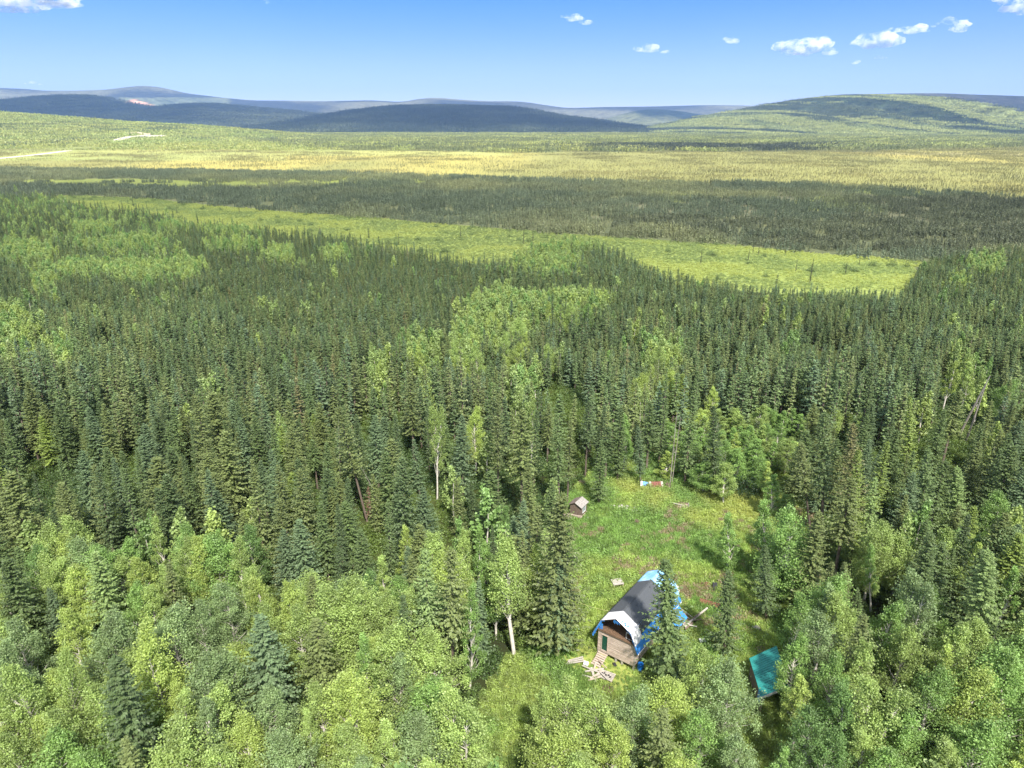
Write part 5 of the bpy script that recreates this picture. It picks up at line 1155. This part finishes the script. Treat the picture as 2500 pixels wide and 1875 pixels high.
# logs and scrap right of the cabin
def lg(name, p, q, r_, m, label, grp='logs right of the cabin'):
    p, q = Vector((*at(*p), 0)), Vector((*at(*q), 0)); L0 = (q - p).length; mb = MB(); mb.tube([(0, 0, 0), ((q - p) * .5)[:], (q - p)[:]], [r_, r_ * .92, r_ * .85], 10)
    o = mb.build(name, m); o.location = p + Vector((0, 0, r_ + .3)); return tag(o, label, 'log', grp)
lg('log', (1672, 1536), (1726, 1492), .13, weath2, 'long grey log lying right of the cabin, pointing up and right')
lg('log', (1660, 1492), (1690, 1514), .07, weath2, 'thin pale pole leaning onto the long grey log')
lg('log', (1676, 1524), (1712, 1519), .09, noisy('brown_log', (.14, .10, .07), (.26, .19, .14), 4), 'short brown log across the long grey one')
lg('log', (1664, 1530), (1688, 1524), .10, weath, 'stubby log at the foot of the long grey one')
for i, (a, b, c, d, wd_, tone_) in enumerate([(1662, 1505, 1684, 1520, .16, 'pale'), (1655, 1520, 1675, 1541, .2, 'grey'), (1672, 1548, 1690, 1530, .15, 'brown'), (1680, 1538, 1700, 1541, .14, 'thin grey'), (1690, 1524, 1706, 1508, .12, 'narrow brown')]):
    p_, q_ = Vector((*at(a, b), 0)), Vector((*at(c, d), 0)); o = MB().box((0, 0, 0), ((q_ - p_).length, wd_, .05)).build('loose_board', weath2 if i % 2 else brownw); o.location = (p_ + q_) / 2 + Vector((0, 0, .5 + .05 * i)); o.rotation_euler = (.1 * i, .08, math.atan2(q_.y - p_.y, q_.x - p_.x))
    tag(o, tone_ + ' board thrown on the scrap right of the big spruce by the cabin', 'board', 'boards on the scrap right of the cabin')
X, Y = at(1668, 1527); tarp_heap('scrap_heap', (X, Y, 0), 1.0, .8, .55, charcoal, 'grey scrap heap between the big spruce and the long grey log', 'scrap', 8)
def rusty():
    X, Y = at(1732, 1476); root = empty('rusty_tank', (X, Y, 0), -.5, 'rusty brown metal tank shell lying by the lone green spruce', 'tank')
    mb = MB(); n_ = 9
    P_ = [(math.cos(t_) * .45, math.sin(t_) * .45) for t_ in np.linspace(.2, math.pi * .95, n_)]
    for k in range(n_ - 1): mb.slab([(-1.1, *P_[k]), (1.1, *P_[k]), (1.1, *P_[k + 1]), (-1.1, *P_[k + 1])], (0, 0, -.03))
    mb.build('shell', rust, root); mb = MB(); mb.slab([(1.12, -.4, 0), (1.12, .4, 0), (1.12, .3, .35), (1.12, 0, .45), (1.12, -.3, .35)], (.04, 0, 0)); mb.build('end_plate', rust, root)
rusty()
X, Y = at(1746, 1440); o = sheet('black_scrap', (X, Y, .35), (.7, 1.2, .06), .4, black_p, 'black sheet of scrap standing tilted behind the lone green spruce', 'scrap', (.9, .3))
X, Y = at(1722, 1428); tarp_heap('brush_pile', (X, Y, 0), .9, .5, .35, rust, 'low reddish brown brush pile left of the black sheet', 'brush pile', 12)
X, Y = at(1715, 1569); sheet('white_scrap', (X, Y, .3), (.7, .45, .1), .3, white_p, 'white scrap lying below the lone green spruce', 'scrap', (.3, .1))
X, Y = at(1848, 1536); tarp_heap('boulder', (X, Y, 0), .6, .45, .5, stone, 'pale boulder in the grass above the teal roof', 'boulder', 5)
# things at the far edge of the clearing
def pa(a, b, z=0): X, Y = at(1350 + a / 5.53, 1150 + b / 5.53, z); return X, Y, z
bs = empty('board_stack', pa(1410, 235), .1, 'stack of red brown boards leaning at the far edge of the clearing', 'board stack')
for k in range(6):
    MB().box((-1.05 + k * .38, 0, .45), (.33, .05, 1.25)).build('board', redb if k not in (0, 5) else weath2, bs).rotation_euler = (-.75, 0, -.12 + .03 * k)
ts_ = empty('tarp_pile', pa(1240, 225), -.1, 'blue and white sheets piled left of the red brown boards', 'tarp pile')
MB().box((0, 0, .4), (1.0, .05, 1.0)).build('blue_sheet', blue_t, ts_).rotation_euler = (-.6, .1, 0)
MB().box((-.55, -.15, .35), (.28, .05, 1.2)).build('white_sheet', white_t, ts_).rotation_euler = (-.6, .1, 0.1)
MB().box((.5, .2, .25), (.5, .4, .5)).build('crate', black_p, ts_)
gs = random.Random(9)
for i in range(26):
    a = gs.gauss(965, 95); b = 512 + gs.gauss(0, 24) + (a - 960) * .10; r_ = gs.uniform(.08, .24)
    mb = bpy.data.meshes.new('stone'); 
    V = []; Fq = []
    for q in range(4):
        for t_ in range(7):
            ph = -1.2 + q * .8; V.append((r_ * math.cos(ph) * math.cos(t_ * .9) * gs.uniform(.8, 1.2), r_ * math.cos(ph) * math.sin(t_ * .9) * gs.uniform(.8, 1.2), r_ * .7 * math.sin(ph)))
    for q in range(3):
        for t_ in range(7): Fq.append((q * 7 + t_, q * 7 + (t_ + 1) % 7, (q + 1) * 7 + (t_ + 1) % 7, (q + 1) * 7 + t_))
    Fq.append(tuple(range(21, 28))); mb.from_pydata(V, [], Fq); mb.materials.append(stone); o = bpy.data.objects.new('stone', mb); COL.objects.link(o); P_ = pa(a, b); o.location = (P_[0], P_[1], .12 + r_ * .6)
    tag(o, 'pale rubble stone in the heap right of the spruce behind the plank shed', 'stone', 'rubble stones in the clearing')
wt = empty('wooden_trough', pa(1760, 490), -.15, 'broken wooden trough lying at the upper right of the clearing', 'trough')
MB().box((0, 0, .3), (1.5, .9, .05)).build('base', weath, wt); MB().box((.72, 0, .42), (.06, .95, .3)).build('end_board', weath2, wt); MB().box((0, .45, .42), (1.5, .05, .22)).build('side_board', brownw, wt)
o = MB().box((0, 0, 0), (1.9, .14, .05)).build('loose_board', weath2); P_ = pa(1670, 480); o.location = (P_[0], P_[1], .45); o.rotation_euler = (0, 0, -.5); tag(o, 'pale board lying left against the broken trough', 'board')
# the little plank shed
e1, e2, e3 = Vector((8.2, 88.03, .3)), Vector((9.63, 87.12, .3)), Vector((10.56, 87.63, .3))
sw, sl, sh_ = 1.72, 1.75, 1.45
sd_ = empty('plank_shed', (e2.x, e2.y, 0), math.atan2(-.91, 1.43), 'small dark plank shed with a tin gable roof and white framed window', 'shed')
mb = MB()
for k in range(10):
    a = -sw + (k + .5) * sw / 10; zt = .3 + sh_ + .42 * (1 - abs((a + sw / 2) / (sw / 2)))
    mb.box((a, 0, (.3 + zt) / 2), (sw / 10 * .94, .05, zt - .3)); mb.box((a, sl, (.3 + zt) / 2), (sw / 10 * .94, .05, zt - .3))
for k in range(10):
    b = (k + .5) * sl / 10; mb.box((-sw, b, .3 + sh_ / 2), (.05, sl / 10 * .94, sh_)) 
    if b < .45 or b > 1.35: mb.box((0, b, .3 + sh_ / 2), (.05, sl / 10 * .94, sh_))
    else: mb.box((0, b, .3 + .16), (.05, sl / 10 * .94, .32)); mb.box((0, b, .3 + sh_ - .06), (.05, sl / 10 * .94, .12))
mb.build('wall', brownw, sd_)
wn = MB()
for a, b, c, d in ((.9, .34, .05, .98), (.9, 1.34, .05, .98)): pass
for z_ in (.64, 1.62): wn.box((.02, .9, z_), (.07, .98, .07))
for y_ in (.44, .9, 1.36): wn.box((.02, y_, 1.13), (.07, .06, 1.0))
wfm = wn.build('window', white_p, sd_); MB().box((-.01, .9, 1.13), (.02, .9, .96)).build('pane', glass, wfm)
for s_, m_ in ((-1, tin), (1, tin_lit)):  # shaded and lit slope: the difference in light is painted into the colours
    mb = MB(); nn_ = 9
    for k in range(nn_):
        y0_ = -.25 + k * (sl + .5) / nn_; y1_ = y0_ + (sl + .5) / nn_ * .96; xa, xb = -sw / 2, -sw / 2 + s_ * (sw / 2 + .22)
        mb.slab([(xa, y0_, .3 + sh_ + .55), (xb, y0_, .3 + sh_ - .02), (xb, y1_, .3 + sh_ - .02), (xa, y1_, .3 + sh_ + .55)], (0, 0, .035 + .02 * (k % 2)))
    mb.build('roof_slope', m_, sd_)
mb = MB(); [mb.beam((-sw - .1, -.35 - .07 * k, .12 + .1 * k), (.15, -.12, .2 + .1 * k), .12, .05) for k in range(4)]; mb.box((-sw / 2, sl / 2, .2), (sw + .2, sl + .2, .16)); mb.build('base_timber', weath, sd_)
bx = empty('wooden_box', pa(175, 655), -.4, 'small open wooden box in the grass left of the plank shed', 'box')
for a, b, c, d in ((-.4, 0, .04, .6), (.4, 0, .04, .6), (0, .3, .8, .04)): MB().box((a, b, .35), (c, d, .55)).build('side', weath, bx)
o = tarp_heap('stone', pa(468, 640), .22, .2, .25, stone, 'single round pale stone right of the plank shed', 'stone', 2)
# the teal roofed shed
P1, P2, P3, P4 = Vector((23.53, 56.80, 2.2)), Vector((23.05, 51.77, 2.2)), Vector((26.41, 57.66, 3.0)), Vector((25.82, 52.32, 3.0))
gsd = empty('teal_roofed_shed', (P2.x, P2.y, 0), 0, 'shed with a ribbed teal metal roof half hidden by birches at the lower right', 'shed')
O_ = Vector((P2.x, P2.y, 0)); q1, q2, q3, q4 = P1 - O_, P2 - O_, P3 - O_, P4 - O_
mb = MB(); mb.slab([q2[:], q4[:], q3[:], q1[:]], (0, 0, .03)); NR = 19
for k in range(NR):
    f_ = k / (NR - 1); a, b = q2.lerp(q1, f_ * .985 + .005) + Vector((0, 0, .045)), q4.lerp(q3, f_ * .985 + .005) + Vector((0, 0, .045)); mb.beam(a[:], b[:], .05, .045)
mb.build('roof', teal, gsd)
mb = MB(); dd = (q2 - q1).normalized() * .03; mb.slab([(q2 + dd + Vector((0, 0, .05)))[:], (q4 + dd + Vector((0, 0, .05)))[:], (q4 + dd - Vector((0, 0, .22)))[:], (q2 + dd - Vector((0, 0, .22)))[:]], (dd * 1.2)[:]); mb.build('fascia', white_p, gsd)
mb = MB()
for f_ in (.08, .5, .92):
    for a, b, zt in ((q2, q1, 2.15), (q4, q3, 2.95)): p = a.lerp(b, f_); p = p + (q4 - q2) * (.09 if a is q2 else -.05); mb.box((p.x, p.y, zt / 2), (.14, .14, zt))
mb.build('post', weath, gsd)
def lerp_box(mb, a, b, z0_, z1_, th=.05): 
    mb.slab([(a.x, a.y, z0_), (b.x, b.y, z0_), (b.x, b.y, z1_), (a.x, a.y, z1_)], ((b - a).normalized().cross(Vector((0, 0, 1))) * th)[:])
mb = MB(); i1, i2, i3, i4 = [q.lerp((q1 + q4) / 2, .12) for q in (q1, q2, q3, q4)]
lerp_box(mb, Vector((i1.x, i1.y, 0)), Vector((i2.x, i2.y, 0)), 0, 2.2); lerp_box(mb, Vector((i3.x, i3.y, 0)), Vector((i4.x, i4.y, 0)), 0, 2.7); lerp_box(mb, Vector((i1.x, i1.y, 0)), Vector((i3.x, i3.y, 0)), 0, 2.2); mb.build('wall', brownw, gsd)
mb = MB(); lerp_box(mb, Vector(((i2 - Vector((.12, .1, 0))).x, (i2 - Vector((.12, .1, 0))).y, 0)), Vector((i2.x - .02, i2.y + .9, 0)), .9, 2.1, .02); mb.build('hanging_tarp', blue_t, gsd)

# ------------------------------------------------------------------ clouds
def cloud_material(name, trans, col=(.9, .9, .92), edge=True, nsc=.004):
    m = bpy.data.materials.new(name); m.use_nodes = True; m.node_tree.nodes.clear(); out = N(m, 'ShaderNodeOutputMaterial')
    d = N(m, 'ShaderNodeBsdfDiffuse'); d.inputs[0].default_value = (*col, 1); t = N(m, 'ShaderNodeBsdfTranslucent'); t.inputs[0].default_value = (*col, 1)
    ms = N(m, 'ShaderNodeMixShader'); ms.inputs[0].default_value = .45; L(m, d.outputs[0], ms.inputs[1]); L(m, t.outputs[0], ms.inputs[2])
    tr = N(m, 'ShaderNodeBsdfTransparent'); m2 = N(m, 'ShaderNodeMixShader'); L(m, ms.outputs[0], m2.inputs[1]); L(m, tr.outputs[0], m2.inputs[2]); L(m, m2.outputs[0], out.inputs[0])
    if not edge: m2.inputs[0].default_value = trans; return m
    # feathered: the 'rim' attribute on the mesh says how thin the cloud is there
    a = N(m, 'ShaderNodeAttribute'); a.attribute_name = 'rim'; n_ = N(m, 'ShaderNodeTexNoise'); n_.inputs['Scale'].default_value = nsc; n_.inputs['Detail'].default_value = 7; n_.inputs['Roughness'].default_value = .62
    tc = N(m, 'ShaderNodeTexCoord'); L(m, tc.outputs['Object'], n_.inputs[0])
    ad = N(m, 'ShaderNodeMath', operation='ADD'); L(m, a.outputs['Fac'], ad.inputs[0]); mr = N(m, 'ShaderNodeMapRange'); mr.inputs[1].default_value = .25; mr.inputs[2].default_value = .75; mr.inputs[3].default_value = -.55; mr.inputs[4].default_value = .55; L(m, n_.outputs[0], mr.inputs[0]); L(m, mr.outputs[0], ad.inputs[1])
    m3 = N(m, 'ShaderNodeMapRange'); m3.inputs[1].default_value = .25; m3.inputs[2].default_value = .75; m3.inputs[3].default_value = trans; m3.inputs[4].default_value = 1.0; L(m, ad.outputs[0], m3.inputs[0]); L(m, m3.outputs[0], m2.inputs[0]); return m
def cloud_mesh(name, quad, z, thick, m, wob=.12, nr=26, nt=90, seed=0, p=4.0):
    """lens of cloud filling the quad (four ground corners), base at height z"""
    Q = [np.array(q, float) for q in quad]; V = []; rim = []
    for top in (1, 0):
        for i in range(nr):
            r_ = (i / (nr - 1)) ** .8
            for j in range(nt):
                t_ = 2 * math.pi * j / nt; c_, s_ = math.cos(t_), math.sin(t_)
                k_ = 1 / (abs(c_) ** p + abs(s_) ** p) ** (1 / p); rr = r_ * (1 + wob * (vnoise(c_ * 3 + seed, s_ * 3 + seed, .8) - .5) * 2)
                a, b = c_ * k_ * rr, s_ * k_ * rr; a2, b2 = (a + 1) / 2, (b + 1) / 2
                P_ = (Q[0] * (1 - a2) + Q[1] * a2) * (1 - b2) + (Q[3] * (1 - a2) + Q[2] * a2) * b2
                hz = thick * math.sqrt(max(0, 1 - r_ ** 2)) * (.6 + .8 * float(fbm(P_[0], P_[1], thick * 3.0, 3)))
                V.append((P_[0], P_[1], z + (hz if top else -.25 * hz))); rim.append(r_ ** 2)
    Fq = []
    for s_ in (0, 1):
        o0 = s_ * nr * nt
        for i in range(nr - 1):
            for j in range(nt):
                q = (o0 + i * nt + j, o0 + i * nt + (j + 1) % nt, o0 + (i + 1) * nt + (j + 1) % nt, o0 + (i + 1) * nt + j); Fq.append(q if s_ else q[::-1])
    me = mesh_np(name, np.array(V), np.array(Fq), [m], smooth=True); a = me.attributes.new('rim', 'FLOAT', 'POINT'); a.data.foreach_set('value', np.array(rim, np.float32))
    o = bpy.data.objects.new(name, me); COL.objects.link(o); return o
def shade_cloud(quad, z, thick, trans, label, seed):
    off = np.array([SUNV.x, SUNV.y]) * z / SUNV.z
    o = cloud_mesh('cloud_cover', [np.array(q) + off for q in quad], z, thick, cloud_material('cloud_shade', trans, edge=True, nsc=.002), seed=seed); return tag(o, label, kind='structure')
shade_cloud([(-1500, -700), (1300, -700), (1300, 560), (-1500, 900)], 1250, 60, .79, 'thin overhead cloud veil that softens the sun over the forest', 1)
shade_cloud([(-1150, 580), (1350, 190), (1350, 470), (-1150, 1060)], 1000, 50, .80, 'low cloud whose shadow falls on the bog', 2)

shade_cloud([(-9000, 5200), (-2200, 5200), (-1400, 9300), (-9500, 9300)], 1700, 120, .50, 'cloud shading the dark forested hill at left', 3)
shade_cloud([(-2600, 5000), (2100, 5000), (2500, 8900), (-2900, 8900)], 1700, 120, .50, 'cloud shading the rounded hill in the middle', 4)
shade_cloud([(2700, 6200), (6800, 5600), (7400, 8200), (3600, 9000)], 1700, 120, .55, 'cloud shading the ridge behind the green hill', 5)

# white fair-weather clouds far beyond the hills
def puff_material():
    m = bpy.data.materials.new('white_cloud'); m.use_nodes = True; m.node_tree.nodes.clear(); out = N(m, 'ShaderNodeOutputMaterial')
    pv = N(m, 'ShaderNodeVolumePrincipled'); pv.inputs['Color'].default_value = (1, 1, 1, 1); pv.inputs['Anisotropy'].default_value = -.15
    n_ = N(m, 'ShaderNodeTexNoise'); n_.inputs['Scale'].default_value = .0035; n_.inputs['Detail'].default_value = 4; n_.inputs['Roughness'].default_value = .6
    tc = N(m, 'ShaderNodeTexCoord'); L(m, tc.outputs['Object'], n_.inputs[0]); mr = N(m, 'ShaderNodeMapRange'); mr.inputs[1].default_value = .43; mr.inputs[2].default_value = .74; mr.inputs[3].default_value = 0; mr.inputs[4].default_value = .0055
    L(m, n_.outputs[0], mr.inputs[0]); L(m, mr.outputs[0], pv.inputs['Density']); L(m, pv.outputs[0], out.inputs['Volume']); return m
PUFF = puff_material()
def sky_cloud(u0, v0, u1, v1, npf, label, seed, D=24000, slope=0.0):
    gg = np.random.default_rng(seed); cxx, czz = at_y((u0 + u1) / 2, (v0 + v1) / 2, D); s = D / (F * cp) * 1.0
    W_, H_ = (u1 - u0) * s / 2, (v1 - v0) * s / 2; V = []; Fq = []
    for k in range(npf):
        f = gg.uniform(-1, 1); e = 1 - f * f * .75; cx_ = f * W_ * .78; cy_ = gg.uniform(-.8, .8) * W_ * .4 * e; cz_ = (gg.uniform(-.45, .55) * e) * H_ - slope * f * H_
        r_ = H_ * gg.uniform(.35, .75) * (.45 + .55 * e); rx = r_ * gg.uniform(1.3, 2.4) * (W_ / H_ / 3.2) ** .5; b0 = len(V); n1_, n2_ = 12, 18
        for i in range(n1_ + 1):
            ph = -math.pi / 2 + math.pi * i / n1_
            for j in range(n2_):
                th = 2 * math.pi * j / n2_; d = np.array([math.cos(ph) * math.cos(th), math.cos(ph) * math.sin(th), math.sin(ph)])
                q = 1 + .45 * (float(vnoise(d[0] * 2 + k * 3, d[1] * 2 + d[2] * 2.7 + seed, .6)) - .5)
                V.append((cx_ + d[0] * rx * q, cy_ + d[1] * rx * q, cz_ + d[2] * r_ * q * (.5 if d[2] < 0 else 1)))
        for i in range(n1_):
            for j in range(n2_): Fq.append((b0 + i * n2_ + j, b0 + i * n2_ + (j + 1) % n2_, b0 + (i + 1) * n2_ + (j + 1) % n2_, b0 + (i + 1) * n2_ + j))
    me = mesh_np('cloud', np.array(V), np.array(Fq), [PUFF], smooth=True); o = bpy.data.objects.new('cloud', me); COL.objects.link(o); o.location = (cxx, D, czz); return tag(o, label, 'cloud', 'small white clouds in the blue sky')
for i, (a, b, c, d, n_, sl, lb) in enumerate([(-110, -40, 168, 34, 34, -.1, 'large white cloud cut by the top left corner'), (1366, 36, 1440, 60, 9, .5, 'small wispy cloud near the top, right of centre'), (1545, 111, 1632, 134, 12, .25, 'flat wispy cloud low in the sky right of centre'),
        (1900, 94, 2030, 138, 26, 0, 'brightest and fullest white cloud above the right hill'), (2000, 116, 2062, 136, 6, .2, 'small tail cloud right of the brightest cloud'), (2078, 80, 2200, 124, 22, .0, 'second full white cloud, right of the brightest one'), (2172, 62, 2266, 86, 10, .1, 'thin streaky cloud above the second full cloud'),
        (2298, 50, 2366, 80, 9, .5, 'thin slanting cloud near the top right'), (2274, 56, 2298, 70, 3, 0, 'tiny cloud left of the thin slanting one'), (2432, -14, 2540, 36, 16, .3, 'white cloud cut by the top right corner'), (2078, 146, 2102, 158, 3, 0, 'tiny white cloud below the second full cloud'),
        (2130, 134, 2164, 152, 3, 0, 'faint scrap of cloud below the second full cloud'), (634, -6, 656, 10, 3, .6, 'tiny cloud scrap at the top edge left of centre'), (1762, 84, 1830, 110, 5, .3, 'faint wisp left of the brightest cloud'), (52, 198, 104, 212, 5, 0, 'tiny low cloud above the far left range')]):
    sky_cloud(a, b, c, d, n_, lb, 50 + i, slope=sl)

# ------------------------------------------------------------------ haze
hz = MB().box((0, 9600, 450), (38000, 19800, 912)); hm = bpy.data.materials.new('haze_air'); hm.use_nodes = True; hm.node_tree.nodes.clear()
ho = N(hm, 'ShaderNodeOutputMaterial'); pv = N(hm, 'ShaderNodeVolumePrincipled'); pv.inputs['Color'].default_value = (.30, .50, 1.0, 1); pv.inputs['Density'].default_value = 4.0e-5; pv.inputs['Anisotropy'].default_value = .2
L(hm, pv.outputs[0], ho.inputs['Volume']); o = hz.build('haze', hm); tag(o, 'thin blue haze over the valley', kind='stuff')


# road and gravel cut on the wooded slope at the left, following its surface
def on_slope(u, v, hf):
    dx, dy, dz = ray(u, v); t = 500.0
    while t < 6000:
        x_, y_, z_ = dx * t, dy * t, CAMH + dz * t
        if z_ <= max(0.0, float(hf(np.array([x_]), np.array([y_]))[0])): break
        t += 6
    return Vector((x_, y_, z_))
def slope_strip(name, pts, wd, m, label, lift=6.0):
    hf = HILLF['light green wooded slope at left'][0]; P = [on_slope(u, v, hf) for u, v in pts]; mb = MB(); Lp = []
    for i, p in enumerate(P):
        d = (P[min(i + 1, len(P) - 1)] - P[max(i - 1, 0)]); n = Vector((-d.y, d.x, 0)).normalized() * wd / 2; Lp.append((p - n + Vector((0, 0, lift)), p + n + Vector((0, 0, lift))))
    for a, b in zip(Lp[:-1], Lp[1:]): mb.slab([a[0], b[0], b[1], a[1]], (0, 0, -lift - 4))
    return tag(mb.build(name, m), label, kind='structure')
slope_strip('road', [(284, 349), (300, 343), (322, 338), (350, 336), (378, 335), (404, 335)], 26, gravel, 'pale gravel road crossing the wooded slope at left')
slope_strip('gravel_cut', [(318, 330), (335, 327), (352, 331), (368, 331)], 22, noisy('gravel_cut_earth', (.45, .33, .24), (.6, .5, .4), .2), 'bare earth cut above the road on the slope at left')
